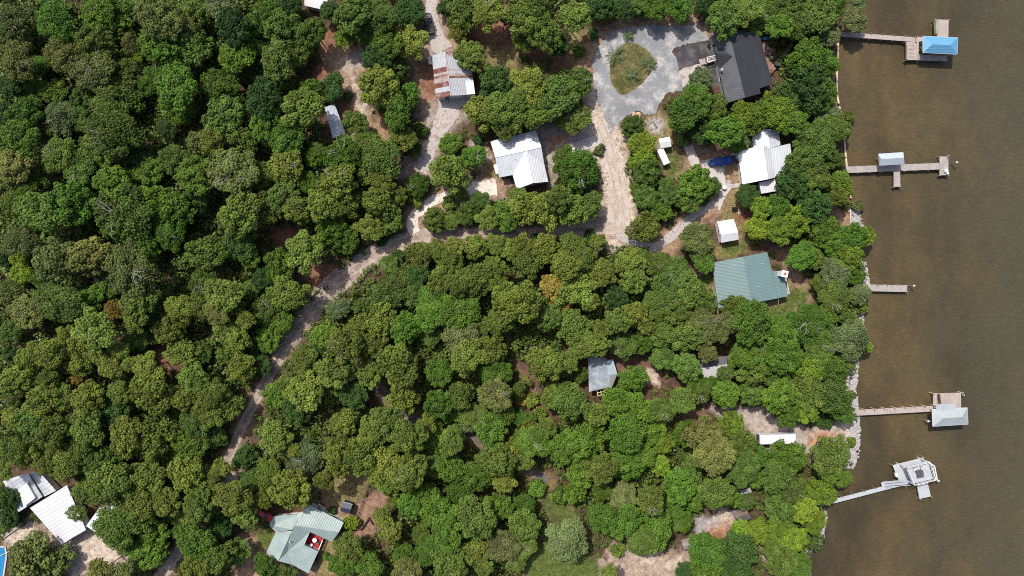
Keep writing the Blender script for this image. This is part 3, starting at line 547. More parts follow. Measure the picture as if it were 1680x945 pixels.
def bare_mesh(seed):
    g=random.Random(seed); mb=MB(); a0=g.uniform(0,6.28)
    for k in range(g.randint(3,5)):
        a=a0+g.uniform(-1.1,1.1); p=Vector((0,0,0.1)); r=0.022
        for j in range(4):
            a+=g.uniform(-.35,.35); e=p+Vector((math.cos(a)*.19,math.sin(a)*.19,.17-.035*j)); mb.tube(p,e,r,r*.7,5)
            b=a+g.choice((-1,1))*g.uniform(.5,1.0); l=g.uniform(.12,.26); mb.tube(e,e+Vector((math.cos(b)*l,math.sin(b)*l,.08)),r*.5,r*.2,4)
            p,r=e,r*.7
    me=bpy.data.meshes.new('bare_limbs'); me.from_pydata(mb.v,[],mb.f); me.materials.append(PALEBARK); me.update(); return me
PALEBARK=mat('grey_bark',(0.30,0.27,0.24),0.9,0.3,2.0)
BARE=[bare_mesh(i) for i in range(5)]
TILES={
0:((0,0),"60,110,90,O 270,110,100,B 240,40,70,D 480,60,100,B 560,110,90,B 640,30,80,M 780,80,110,O 950,60,90,M 900,140,80,O 1090,40,80,G 1150,140,100,D 1240,130,60,B 780,230,100,B 950,240,110,M 1170,270,120,B 460,210,100,M 310,270,100,O 640,215,50,O 660,280,55,L 90,300,100,O 190,320,60,B 60,420,80,D 270,450,75,L 150,450,70,B 460,330,105,O 620,370,90,M 470,400,60,O 400,480,70,M 570,490,110,M 300,570,80,G 120,560,110,B 870,430,125,B 880,520,100,B 760,390,80,B 1080,430,115,B 1100,580,120,M 560,650,140,M 480,740,100,M 400,590,70,M 90,690,120,B 280,760,100,M 60,820,90,O 390,840,100,M 250,650,60,M 700,760,70,D 740,840,100,B 850,790,85,M 960,860,100,B 960,700,60,O 1040,700,80,P 1190,690,90,M 1150,850,130,O 560,900,110,B 120,910,110,B 680,900,80,B 30,560,60,D 820,640,50,D 1230,560,60,M 1240,230,60,M 560,30,60,B 20,200,70,O"),
4:((0,315),"60,60,70,M 200,100,115,M 350,60,120,B 420,110,90,B 620,110,140,M 760,60,100,B 860,90,110,B 960,50,70,D 1180,110,110,P 720,280,80,B 640,180,90,M 830,200,80,B 100,240,90,O 100,320,60,L 110,400,60,L 280,340,120,O 440,320,110,O 640,400,135,O 1020,300,110,M 1230,320,60,L 1180,260,80,D 1000,440,80,M 40,500,80,O 200,420,60,B 290,540,125,M 130,590,100,O 440,530,90,B 680,530,105,P 560,590,60,Y 770,560,90,M 1110,510,115,P 890,570,80,P 1000,570,80,P 330,600,60,B 470,680,105,P 350,740,90,P 660,640,70,P 840,690,80,P 670,720,70,M 740,700,60,D 150,820,90,P 240,790,80,P 60,800,60,D 60,930,80,P 390,850,80,P 450,800,60,P 540,860,70,P 640,850,50,P 720,860,70,P 890,790,80,P 1100,680,70,P 1160,710,80,P 1210,630,60,P 1190,860,90,P 1110,810,60,P 950,910,90,P 980,790,60,M 720,930,60,P 390,910,50,Y 230,930,70,P 1060,600,60,O 1230,480,60,M 60,680,70,M 600,780,50,P 20,320,50,D 520,450,70,M 560,310,60,D"),
8:((0,630),"220,80,110,P 60,170,60,P 160,170,90,M 430,70,90,P 300,60,80,M 420,180,80,M 580,40,60,P 740,30,115,P 900,70,70,P 1050,50,90,P 1000,120,60,P 1130,120,80,P 960,200,90,M 1040,160,60,P 60,330,80,P 150,350,70,P 270,230,100,P 430,220,90,P 300,310,80,P 400,350,90,M 320,400,80,P 620,250,90,P 740,280,110,P 880,300,80,L 560,130,80,D 960,300,80,M 1050,260,70,M 720,460,105,P 820,380,60,M 920,450,110,P 540,490,110,P 450,500,60,P 400,540,60,P 370,635,62,M 230,400,55,P 520,390,80,M 820,580,80,P 700,600,90,P 980,600,90,P 1200,350,80,D 1090,410,50,P 1150,560,110,P 1230,480,60,M 580,700,105,M 700,680,70,P 760,730,90,B 740,830,100,B 640,790,60,M 970,770,105,B 1070,860,90,P 960,900,80,P 1160,830,70,M 1200,640,80,P 160,860,130,O 270,880,90,O 490,925,72,O 610,930,70,O 50,650,60,D 30,560,60,D 1020,520,60,P 400,430,50,M 60,60,60,M 20,430,50,P 1090,700,60,D 850,640,60,M"),
1:((420,0),"60,60,80,B 140,150,100,M 280,150,90,M 100,300,110,M 200,250,90,M 480,70,105,M 600,80,90,M 560,150,70,M 440,190,50,L 760,60,95,D 640,230,90,B 760,210,85,P 600,290,80,D 610,420,122,P 760,470,70,B 380,430,72,D 230,530,100,P 50,600,90,B 150,690,110,B 40,500,90,D 60,430,80,D 270,440,60,B 490,600,60,M 700,560,80,B 720,680,90,P 560,680,45,M 420,770,105,B 600,790,110,M 290,760,60,B 150,830,110,P 400,900,100,P 30,870,70,M 260,900,70,B 620,900,70,P 950,850,105,P 800,900,70,B 940,700,80,B 1070,770,70,B 1060,280,88,P 1030,70,100,P 1150,60,105,P 1000,150,60,P 1180,410,90,D 1120,545,105,P 1200,540,100,P 1240,90,50,D 1220,640,60,P 930,40,50,D 700,340,60,M 1100,690,40,D 400,640,26,G 170,20,70,D 360,50,50,D 680,160,50,P 450,470,26,G 530,700,60,M"),
2:((840,0),"70,90,105,P 110,30,90,P 310,80,90,P 160,170,105,M 60,200,70,M 230,210,65,D 440,40,70,D 560,40,70,D 700,40,80,B 820,40,80,B 620,15,60,M 1040,90,105,M 1150,50,80,P 960,30,60,D 1230,70,70,M 1200,140,50,M 80,430,105,P 220,470,125,M 340,400,80,M 300,580,95,M 120,560,90,M 30,500,70,P 20,610,50,P 330,250,35,M 590,620,60,M 640,710,70,L 640,790,70,L 670,850,85,M 330,840,125,B 450,730,48,G 260,790,70,B 900,500,108,B 850,560,90,B 930,390,60,G 1000,530,60,M 1050,650,92,B 1150,580,90,L 940,650,80,D 1220,560,80,B 830,690,40,M 900,910,105,B 980,920,60,M 620,930,50,M 760,930,60,M 1120,700,60,B 400,170,30,D"),
3:((1260,0),"40,30,80,M 130,40,90,M 240,70,105,M 60,130,80,B 150,120,80,M 320,40,70,B 440,20,50,G 430,95,62,G 300,180,70,G 130,310,60,B 200,270,95,B 280,310,70,B 200,430,115,D 270,460,85,B 90,470,80,M 60,560,95,L 130,600,80,B 20,480,50,L 250,530,50,G 315,570,45,G 230,680,95,M 330,630,70,M 370,650,50,M 180,800,90,M 270,730,70,M 330,790,55,M 120,900,95,D 220,860,80,M 360,910,65,L 395,580,32,M"),
5:((420,315),"60,90,90,P 210,90,100,P 130,20,80,M 330,60,90,P 430,60,90,P 370,180,90,B 240,290,105,P 440,230,80,B 560,180,80,P 640,110,100,M 600,40,90,P 120,370,90,B 40,420,70,D 160,500,105,P 60,580,90,M 140,640,80,B 60,720,80,B 30,850,50,D 700,20,55,P 810,60,50,P 880,150,65,M 960,150,55,M 1040,110,70,M 1140,140,72,P 1100,50,60,M 1220,120,75,B 640,340,68,M 700,300,50,D 800,300,75,P 900,290,60,P 980,270,55,P 1080,270,68,P 1180,250,58,P 1240,280,60,P 700,430,78,M 650,500,78,M 780,510,70,M 870,540,80,B 800,400,60,D 900,430,80,P 1000,450,80,P 1090,430,105,P 1180,380,80,P 1230,520,90,P 1010,580,95,B 960,570,70,L 860,610,80,B 620,640,90,P 520,660,80,P 740,670,80,B 400,570,65,G 340,720,75,B 440,750,100,P 560,760,80,P 250,840,100,P 390,880,105,P 310,800,55,D 690,840,115,P 860,700,70,M 1020,720,105,G 1040,810,105,P 1160,780,80,P 900,890,80,B 1180,900,80,B 1100,660,60,M 1200,640,70,P 560,900,80,P 700,920,70,P 150,940,55,P 520,560,55,M 960,350,70,P 620,250,30,D"),
6:((840,315),"60,80,90,P 170,90,95,P 300,100,105,P 390,60,65,P 230,30,70,P 30,20,60,M 645,180,98,P 660,30,60,M 740,90,62,B 880,50,85,M 960,70,70,B 780,20,60,M 905,220,112,O 940,330,65,B 1160,20,60,D 1215,180,72,L 1230,80,60,L 50,260,70,P 160,285,85,P 290,250,90,P 420,240,65,P 80,350,90,P 260,370,90,P 440,400,80,P 350,330,70,P 580,350,90,P 600,430,80,M 50,550,105,P 310,480,105,P 240,560,66,Y 180,620,80,M 300,660,90,P 380,540,60,P 520,640,80,P 600,600,70,P 440,680,60,P 520,520,60,D 660,660,60,P 740,370,88,M 800,400,85,M 760,470,90,M 850,480,95,M 720,560,90,M 820,600,105,M 710,330,45,M 940,540,85,M 960,660,105,O 1100,560,80,M 1180,640,105,B 1040,660,80,O 860,720,90,M 760,700,90,M 640,740,70,B 540,750,80,M 400,750,75,P 160,840,105,P 280,830,65,P 340,900,45,M 600,920,75,B 740,820,70,M 860,860,80,M 960,790,55,O 1150,800,75,B 1220,800,75,B 1190,890,75,M 340,770,60,P 380,200,28,D 120,230,24,D"),
7:((1260,315),"40,70,65,B 130,140,100,L 60,190,72,L 220,70,105,D 280,190,85,B 350,20,60,P 440,70,35,G 410,230,85,B 475,220,60,L 340,250,70,B 170,310,85,B 390,310,85,L 330,400,85,G 430,410,55,B 270,450,60,M 330,520,85,M 450,500,55,G 230,330,60,M 380,610,55,M 460,565,36,M 60,690,95,B 200,650,105,B 280,620,70,B 260,760,100,M 80,800,105,B 400,730,95,G 475,760,45,L 180,870,105,L 310,880,80,B 40,920,80,M 380,830,60,M 100,700,70,M"),
9:((420,630),"100,40,100,B 240,40,100,P 380,40,60,M 480,60,90,D 200,130,80,D 430,190,75,P 720,70,95,P 620,200,100,P 560,240,70,P 90,260,80,P 180,330,50,P 240,370,95,G 400,350,90,P 520,350,110,P 640,400,100,P 760,260,90,P 850,260,70,M 950,290,75,P 900,100,80,B 1000,60,90,M 960,140,60,B 1080,160,70,M 1180,60,100,O 1150,210,90,B 1220,140,70,B 1040,190,50,G 880,200,60,B 60,450,80,M 30,575,45,P 180,520,115,P 330,470,55,P 400,420,60,P 640,480,75,P 760,440,90,P 880,390,80,M 960,420,80,B 1080,460,90,B 1180,380,90,P 1220,480,70,P 840,560,90,B 900,640,90,B 760,590,80,B 1080,660,110,M 1200,600,80,B 1000,540,70,B 1220,800,98,G 460,810,95,P 420,890,60,B 650,720,80,P 620,650,50,P 560,900,80,B 740,850,90,B 740,920,85,O 860,820,80,B 960,880,105,P 1080,820,80,P 1120,900,60,P 940,740,90,B 1020,770,60,B 1130,740,50,M 50,900,75,B 150,935,55,M 465,680,42,L 810,740,50,M 375,625,24,D 345,850,22,M"),
10:((840,630),"280,80,105,M 200,60,75,M 50,80,36,Y 40,170,45,B 80,220,55,P 170,210,65,P 60,370,70,P 100,290,80,B 30,280,50,B 300,300,90,B 240,320,80,B 380,280,90,B 520,90,98,B 620,140,100,B 420,150,75,P 740,130,80,M 560,240,100,B 680,230,90,B 740,290,60,L 840,80,75,M 920,30,80,B 1050,50,80,B 1180,40,65,M 860,240,70,B 960,270,115,O 1000,350,105,O 1080,200,65,L 1130,300,75,M 1200,360,65,B 440,420,90,P 340,440,85,B 560,400,90,B 640,360,80,B 730,400,60,L 310,530,60,B 550,560,88,G 440,520,60,B 680,580,90,P 820,500,98,B 880,440,70,M 780,620,80,B 890,580,60,B 560,680,98,B 450,660,85,B 700,720,120,B 640,780,75,M 840,680,60,B 270,770,122,G 150,720,36,G 60,690,80,M 60,590,60,B 1000,530,85,M 1070,560,70,B 1140,420,90,M 1220,470,60,B 1150,580,45,M 960,820,95,B 960,900,80,B 1110,820,105,D 1100,920,80,D 1120,720,62,L 1210,720,60,L 60,800,70,M 20,860,60,M 200,550,26,L"),
11:((1260,630),"60,60,95,B 200,40,100,M 320,60,95,M 190,120,70,L 100,150,72,B 370,140,65,B 285,190,36,D 90,370,95,B 310,350,98,M 300,420,80,B 40,460,90,M 130,520,80,M 370,470,50,B 260,530,75,L 60,590,90,M 180,620,85,L 230,680,60,L 60,720,75,L 130,770,85,L 70,870,85,M 160,900,72,B 20,800,60,M 415,285,30,M"),
}
COLS={'P':(0.130,0.174,0.028),'M':(0.096,0.152,0.026),'B':(0.082,0.158,0.018),'L':(0.142,0.214,0.020),'D':(0.040,0.088,0.018),'G':(0.128,0.165,0.058),'O':(0.134,0.158,0.042),'Y':(0.25,0.19,0.036)}
COLW={'P':'olive','M':'mid green','B':'fresh green','L':'yellow-green','D':'dark green','G':'pale grey-green','O':'dull brownish','Y':'yellow-brown'}
LM=[('the patched rusty cabin',743,125),('the white cross-gabled house',855,262),('the charcoal-roofed house',1205,110),('the small white yard shed',1091,235),('the blue covered boat',1178,266),('the white house near the shore',1258,265),('the white garden shed',1194,380),('the sea-green roof',1230,455),('the slate-blue hipped roof',985,612),('the pale half-hidden roof',1165,608),('the white camper',1278,720),('the pale green house',490,880),('the white-roofed compound',80,835),('the gravel turnaround',1040,110),('the sandy fork',1010,360),('the lane bend',530,490),('the narrow grey outbuilding',548,197),('the shortest pier',1424,472),('the blue-roofed pier',1380,60),('the pier with a boat shelter',1392,278),('the brown walkway pier',1403,677),('the two-level pier',1352,828),('the gravel patch',1170,858),('the bottom sand clearing',1060,925),('the black car',704,38),('the old lane',400,700),('the shaded path',880,785),('the red dirt yard',600,850)]
ONES='zero one two three four five six seven eight nine ten eleven twelve thirteen fourteen fifteen sixteen seventeen eighteen nineteen'.split()
TENS='x x twenty thirty forty fifty sixty seventy eighty ninety'.split()
def num(n): return ONES[n] if n<20 else TENS[n//10]+('-'+ONES[n%10] if n%10 else '')
ORD=['','second ','third ','fourth ','fifth ']
TREES=[]
for x,y,r_,k in ((700,700,24,'P'),(742,716,20,'M'),(835,748,24,'P'),(812,735,18,'B'),(915,812,14,'M'),(852,640,16,'M'),(872,655,14,'P'),(868,690,15,'B'),(905,470,20,'Y'),(1052,415,16,'P'),(1191,612,17,'M'),(1166,633,17,'B'),(1142,612,12,'M'),(1200,592,14,'M'),(648,818,15,'P'),(352,783,21,'P'),(331,812,26,'P'),(316,846,24,'M'),(300,872,19,'M'),(345,835,20,'P'),(708,343,16,'P'),(731,327,18,'P'),(752,318,13,'M'),(690,215,14,'M'),(676,240,17,'B'),(862,622,13,'O'),(1012,905,14,'M'),(1122,938,17,'D'),(1000,938,15,'P'),(884,676,13,'P'),(882,800,14,'B')): TREES.append(dict(px=x,py=y,r=r_,k=k))
for t,(off,s) in TILES.items():
    for e in s.split():
        x,y,r,k=e.split(','); TREES.append(dict(px=off[0]+float(x)/3,py=off[1]+float(y)/3,r=float(r)/3,k=k))
def where(t):
    best=min(LM,key=lambda l:math.hypot(l[1]-t['px'],l[2]-t['py'])); dx,dy=t['px']-best[1],t['py']-best[2]; d=math.hypot(dx,dy)
    if abs(dx)>2.2*abs(dy): w='on the lake side of' if dx>0 else 'on the inland side of'
    elif abs(dy)>2.2*abs(dx): w='below' if dy>0 else 'above'
    else: w=('below' if dy>0 else 'above')+(' and lakeward of' if dx>0 else ' and inland of')
    return best[0],w,d
CORR=[(LANE,0.62),(NORTH,0.9),(SANDDRIVE,0.35),(RUSTDRIVE,0.6),(TOPDRIVE,0.8),(EAST,0.6)]
for t in TREES:
    t['low']=1.0
    for l,f in CORR:
        best=None
        for a,b in zip(l[:-1],l[1:]):
            ex,ey=b[0]-a[0],b[1]-a[1]; u=max(0,min(1,((t['px']-a[0])*ex+(t['py']-a[1])*ey)/(ex*ex+ey*ey)))
            cx,cy=a[0]+u*ex,a[1]+u*ey; d=math.hypot(t['px']-cx,t['py']-cy); hw=(a[2]*(1-u)+b[2]*u)/2*f
            if best is None or d-hw<best[0]-best[1]: best=(d,hw,cx,cy)
        d,hw,cx,cy=best
        if l is LANE and (715<cx<950 or cy>600): hw*=0.7
        if l is LANE and cy>765: continue
        if d<t['r']+hw+22: t['low']=0.74
        need=hw+0.9*t['r']-d
        if need>0 and d>hw*0.35 :
            t['r']=max(11,t['r']-need*0.5); k=need*0.5/max(d,1); t['px']+=(t['px']-cx)*k; t['py']+=(t['py']-cy)*k
fams={}
for t in TREES:
    r=t['r']; t['kind']='pine_tree' if t['k'] in 'POY' else ('leafy_tree' if r>=24 else 'young_tree')
    if r<15: t['kind']='shrub'
    noun={'pine_tree':'pine','leafy_tree':'leafy tree','young_tree':'young tree','shrub':'low shrub'}[t['kind']]
    size='broad ' if r>=33 else ('small ' if r<22 and t['kind']!='shrub' else '')
    t['look']=size+COLW[t['k']]+' '+noun
    t['lm'],t['w'],t['d']=where(t)
    fams.setdefault((t['look'],t['w'],t['lm']),[]).append(t)
seen=set()
for key,l in fams.items():
    l.sort(key=lambda t:t['d'])
    for i,t in enumerate(l):
        if t['d']<125 and i<4: lab=f"{ORD[i]}{'nearest ' if len(l)>1 else ''}{t['look']} {t['w']} {t['lm']}"
        else:
            a,b=max(0,min(99,round(t['px']/16.8))),max(0,min(99,round(t['py']/9.45)))
            lab=f"{t['look']} {num(a)} percent across and {num(b)} percent down the photo"
            while lab in seen: b+=1; lab=f"{t['look']} {num(a)} percent across and {num(b)} percent down the photo"
        seen.add(lab); t['label']=lab
GRP={'pine_tree':'pines of the wooded lots','leafy_tree':'broadleaf trees of the wooded lots','young_tree':'young broadleaf trees between the big crowns','shrub':'garden shrubs'}
for t in TREES:
    k=t['k']; q=random.Random(int(t['px']*7+t['py']*131))
    rm=t['r']*S*q.uniform(0.88,1.13)
    hc=1.4+rm*0.95+(2.2 if t['kind']=='pine_tree' else 0.3)+(q.uniform(-1.3,2.6) if t['low']==1.0 else q.uniform(-0.8,0.8))
    if t['kind']=='shrub': hc=rm*0.55
    if t['kind']=='young_tree': hc=1.2+rm*1.0
    hc*=t['low']
    if t['px']<125 and t['py']>830: hc=min(hc,rm*0.75+0.4)
    if t['px']>1290 and t['kind']!='shrub': hc=min(hc,5.5)
    rm*=(H-hc)/H*0.875
    p=W(t['px'],t['py'],hc)
    root=thing(t['kind'],t['label'],'shrub' if t['kind']=='shrub' else 'tree',(p.x,p.y,-0.03),GRP[t['kind']])
    if t['kind']=='shrub' : me=q.choice(BUSHY)
    elif k in 'PY': me=q.choice(PINE)
    elif k=='G' or (k=='O' and q.random()<0.6) : me=q.choice(FINE)
    elif k in 'MB' and q.random()<(0.4 if k=='M' else 0.2): me=q.choice(FINE)
    elif k=='O': me=q.choice(PINE)
    else: me=q.choice(OAK)
    o=bpy.data.objects.new('crown',me); C.objects.link(o); o.parent=root; o.location=(0,0,hc+0.03)
    o.rotation_euler=(q.uniform(-.2,.2),q.uniform(-.2,.2),q.uniform(0,6.28)); sx=q.uniform(.86,1.16); o.scale=(rm*sx,rm*(2.02-sx),rm*q.uniform(0.85,1.15))
    c=COLS[k]; j=q.uniform(0.74,1.26); h=q.uniform(-0.12,0.12)
    o.color=(c[0]*j*(1+h),c[1]*j,c[2]*j*(1-h*0.5),1)
    if (me in FINE and q.random()<0.55) or (k in 'PO' and q.random()<0.07):
        bl=bpy.data.objects.new('bare_limbs',q.choice(BARE)); C.objects.link(bl); bl.parent=root; bl.location=(q.uniform(-.2,.2)*rm,q.uniform(-.2,.2)*rm,hc+0.03); bl.scale=(rm,rm,rm); bl.rotation_euler=(0,0,q.uniform(0,6.28))
    tr=bpy.data.objects.new('trunk',q.choice(TPINE if t['kind']=='pine_tree' else TOAK)); C.objects.link(tr); tr.parent=root
    ht=hc+rm*(0.62 if me in FINE else 0.25); tr.scale=(rm*1.3+1.2,rm*1.3+1.2,ht) if t['kind']!='shrub' else (rm,rm,ht); tr.rotation_euler=(0,0,q.uniform(0,6.28))

# ------------------------------------------------------------------ undergrowth: nobody could count it
def undergrowth():
    n=30000
    x=nrg.uniform(-135,82,n); y=nrg.uniform(-80,80,n)
    ok=x<shore_at(y)-1.2
    dens=np.full(n,0.0)
    d=np.full(n,1e9)
    for c,poly,fe in PATCH: d=np.minimum(d,sdf(x,y,[PX(*p) for p in poly]))
    for l,w in ((LANE,1.1),(NORTH,2.2),(EAST,1.2),(WOODS,1.1),(SANDDRIVE,1.4),(RUSTDRIVE,2.0),(TOPDRIVE,1.6)): d=np.minimum(d,sdline(x,y,lane_line(l))-w)
    d=np.minimum(d,sdf(x,y,[PX(*p) for p in LOOP])-0.5)
    for hx in [[PX(*p) for p in [(1106,79),(1160,66),(1182,135),(1120,146)]],[PX(*p) for p in [(1121,238),(1190,256),(1192,308),(1150,290)]]]+HOUSES: d=np.minimum(d,sdf(x,y,hx)-0.8)
    # lower plants at the edge of the clearings, tall ones deep inside the woods
    clump=np.sin(x*0.31+2*np.sin(y*0.13))*np.sin(y*0.27+1.0)+nrg.normal(0,0.4,n)
    ok&=(d>0.4)&((clump>-0.8))
    x=x[ok];y=y[ok];d=d[ok];n=len(x)
    r=nrg.uniform(0.45,1.3,n)*np.clip(0.5+d/5,0.5,1.5); k=34
    hh=r*nrg.uniform(0.6,1.9,n)
    dirs=unit(nrg.normal(0,1,(n,k,3))+np.array([0,0,0.5])); dirs[...,2]=np.abs(dirs[...,2])
    c=np.stack([x,y,hh*0.25],-1)[:,None,:]+dirs*np.stack([r,r,hh],-1)[:,None,:]*nrg.uniform(0.6,1,(n,k,1))
    nn=unit(dirs+nrg.normal(0,0.45,(n,k,3))+np.array([0,0,.3]))
    s=(r[:,None]*0.17+0.05)*nrg.uniform(0.6,1.3,(n,k)); t=np.clip(nrg.uniform(0.15,0.8,n)[:,None]+nrg.normal(0,.12,(n,k)),0,1)
    me=leaf_mesh('undergrowth',c.reshape(-1,3),nn.reshape(-1,3),s.reshape(-1),t.reshape(-1))
    o=bpy.data.objects.new('undergrowth',me); C.objects.link(o); o.color=(0.075,0.112,0.02,1)
    tag(o,'low mixed undergrowth covering the floor of the woods','undergrowth',kind='stuff')
def outer_woods():
    """the forest goes on beyond the photographed lots"""
    n=1500; x=nrg.uniform(-165,100,n); y=nrg.uniform(-112,112,n)
    ok=((x<-122)|(np.abs(y)>71.5))&(x<shore_at(y)-4); x=x[ok];y=y[ok]
    acc=[]
    for i in range(len(x)):
        if all((x[i]-x[j])**2+(y[i]-y[j])**2>16 for j in acc): acc.append(i)
    x=x[acc];y=y[acc];n=len(x); r=nrg.uniform(2.4,4.2,n); z=r*1.1+nrg.uniform(1.5,3.5,n); m=14; k=40
    bd=unit(nrg.normal(0,1,(n,m,3))+np.array([0,0,.5])); b=np.stack([x,y,z],-1)[:,None,:]+bd*(r[:,None,None]*0.62)*np.array([1,1,.8])
    d=unit(nrg.normal(0,1,(n,m,k,3))+bd[:,:,None,:]*.8); c=b[:,:,None,:]+d*(r[:,None,None,None]*0.36)*nrg.uniform(.6,1,(n,m,k,1))
    nn=unit(d+nrg.normal(0,.4,d.shape)); N_=n*m*k
    t=np.clip(np.repeat(nrg.uniform(.3,.75,n*m),k)+nrg.normal(0,.1,N_),0,1)
    me=leaf_mesh('outer_woods',c.reshape(-1,3),nn.reshape(-1,3),nrg.uniform(.16,.34,N_),t)
    o=bpy.data.objects.new('outer_woods',me); C.objects.link(o); o.color=(0.095,0.148,0.028,1)
    tag(o,'dense woods going on beyond the edges of the photographed lots','woods',kind='stuff')
def grass_tufts():
    """short rough grass of the yards"""
    pts=[]
    for c,poly,fe in PATCH:
        if c not in (GRASS,DRY): continue
        pw=[PX(*p) for p in poly]; bx=[p[0] for p in pw]; by=[p[1] for p in pw]
        n=int((max(bx)-min(bx))*(max(by)-min(by))*(9 if c==GRASS else 3))
        x=nrg.uniform(min(bx),max(bx),n); y=nrg.uniform(min(by),max(by),n); k=sdf(x,y,pw)<-0.2
        pts.append(np.stack([x[k],y[k]],-1))
    pw=[PX(*p) for p in ISLAND]; x=nrg.uniform(21,34,2500); y=nrg.uniform(43,58,2500); k=sdf(x,y,pw)<-0.3; pts.append(np.stack([x[k],y[k]],-1))
    p=np.concatenate(pts); n=len(p); k=5
    ctr=np.concatenate([p,np.full((n,1),0.09)],1)[:,None,:]+nrg.normal(0,1,(n,k,3))*np.array([.12,.12,.03])
    nn=unit(nrg.normal(0,1,(n,k,3))*0.8+np.array([0,0,.7]))
    me=leaf_mesh('grass',ctr.reshape(-1,3),nn.reshape(-1,3),nrg.uniform(0.05,0.14,n*k),nrg.uniform(0.2,0.9,n*k),0.4)
    o=bpy.data.objects.new('grass',me); C.objects.link(o); o.color=(0.10,0.125,0.03,1)
    tag(o,'short rough grass growing in tufts over the sandy yards','grass',kind='stuff')
def leaf_litter():
    """fallen leaves, twigs and chips lying over the bare ground"""
    n=60000; x=nrg.uniform(-125,80,n); y=nrg.uniform(-72,72,n)
    d=np.full(n,1e9)
    for c,poly,fe in PATCH: d=np.minimum(d,sdf(x,y,[PX(*p) for p in poly]))
    for l,w_ in ((LANE,2.0),(NORTH,2.4),(RUSTDRIVE,2.0),(TOPDRIVE,1.6),(SANDDRIVE,1.2)): d=np.minimum(d,sdline(x,y,lane_line(l))-w_)
    h=np.full(n,1e9)
    for hx in HOUSES: h=np.minimum(h,sdf(x,y,hx))
    keep=(d<1.0)&(h>0)&(x<shore_at(y)-1)&((np.abs(d)<0.9)|(nrg.random(n)<0.45))
    x=x[keep];y=y[keep];n=len(x)
    c=np.stack([x,y,np.full(n,0.10)],-1); nn=unit(nrg.normal(0,.35,(n,3))+np.array([0,0,1.]))
    me=leaf_mesh('leaf_litter',c,nn,nrg.uniform(.05,.19,n),nrg.uniform(0,1,n),.45)
    o=bpy.data.objects.new('leaf_litter',me); C.objects.link(o); o.color=(0.15,0.10,0.065,1)
    tag(o,'brown fallen leaves and chips scattered over bare sand and dirt','leaf litter',kind='stuff')
def riprap():
    mb=MB(); g=random.Random(3)
    ranges=[(340,380),(430,470),(480,610),(600,770),(838,915)]
    ico=bmesh.new(); bmesh.ops.create_icosphere(ico,subdivisions=1,radius=1.0); iv=[v.co.copy() for v in ico.verts]; fi=[[v.index for v in f.verts] for f in ico.faces]; ico.free()
    V=[];F=[]
    for y0,y1 in ranges:
        for _ in range(int((y1-y0)*5)):
            y=PX(0,g.uniform(y0,y1))[1]; x=float(shore_at(y))+g.uniform(-1.9,1.0); t=(x-float(shore_at(y)))
            r=g.uniform(0.14,0.38); z=max(-0.75,-0.02-0.75*max(0,(t+0.8)/1.6))
            i0=len(V); a=g.uniform(0,6.28); sx,sy,sz=r*g.uniform(.7,1.3),r*g.uniform(.7,1.3),r*g.uniform(.5,.9)
            for v in iv:
                u=v*g.uniform(0.8,1.15); V.append((x+u.x*sx*math.cos(a)-u.y*sy*math.sin(a),y+u.x*sx*math.sin(a)+u.y*sy*math.cos(a),z+u.z*sz))
            F+=[[i0+k for k in f] for f in fi]
    me=bpy.data.meshes.new('riprap'); me.from_pydata(V,[],F); me.materials.append(M['rock']); me.update()
    o=bpy.data.objects.new('riprap',me); C.objects.link(o); tag(o,'pale riprap stones dumped along the water edge','riprap',kind='stuff')
# ------------------------------------------------------------------ buildings
HOUSES=[]
def inset(P, d):
    n=len(P); A=sum(P[i].x*P[(i+1)%n].y-P[(i+1)%n].x*P[i].y for i in range(n)); sg=1 if A>0 else -1; out=[]
    for i in range(n):
        a,b,c=P[i-1],P[i],P[(i+1)%n]
        e1=Vector((b.x-a.x,b.y-a.y)).normalized(); e2=Vector((c.x-b.x,c.y-b.y)).normalized()
        n1=Vector((-e1.y,e1.x))*sg; n2=Vector((-e2.y,e2.x))*sg
        k=1+n1.dot(n2); k=max(k,0.3); o=(n1+n2)*d/k
        out.append(Vector((b.x+o.x,b.y+o.y,b.z)))
    return out
def openings(root, P, z1, door_edge=None, mats=None, zs=1.0, win=True, every=3.4):
    n=len(P); cx=sum(p.x for p in P)/n; A=sum(P[i].x*P[(i+1)%n].y-P[(i+1)%n].x*P[i].y for i in range(n)); sg=1 if A>0 else -1
    for i in range(n):
        a,b=P[i],P[(i+1)%n]; e=Vector((b.x-a.x,b.y-a.y,0)); L=e.length
        if L<2.2: continue
        e.normalize(); nn=Vector((e.y,-e.x,0))*sg; rot=math.atan2(e.y,e.x); k=max(1,int(L/every))
        for j in range(k):
            c=Vector((a.x,a.y,0))+e*L*(j+0.5)/k
            if door_edge==i and j==k//2:
                m=MB(); m.box(c+nn*0.02+Vector((0,0,1.05)),(1.0,0.10,2.1),rot); dr=m.build('door',M['doorp'],root)
                m=MB(); m.box(c+nn*0.09+e*0.36+Vector((0,0,1.0)),(0.12,0.06,0.05),rot); m.build('handle',M['steel'],dr)
            elif win:
                zc=min(1.55,z1-0.75)
                m=MB(); w_,h_=1.1,1.05
                for s in (-1,1):
                    m.box(c+nn*0.03+e*s*(w_/2)+Vector((0,0,zc)),(0.09,0.12,h_+0.09),rot); m.box(c+nn*0.028+Vector((0,0,zc+s*h_/2)),(w_-0.09,0.12,0.09),rot)
                f=m.build('window',M['trim'],root)
                m=MB(); m.box(c+nn*0.012+Vector((0,0,zc)),(w_-0.09,0.05,h_-0.09),rot); m.build('pane',M['glass'],f)
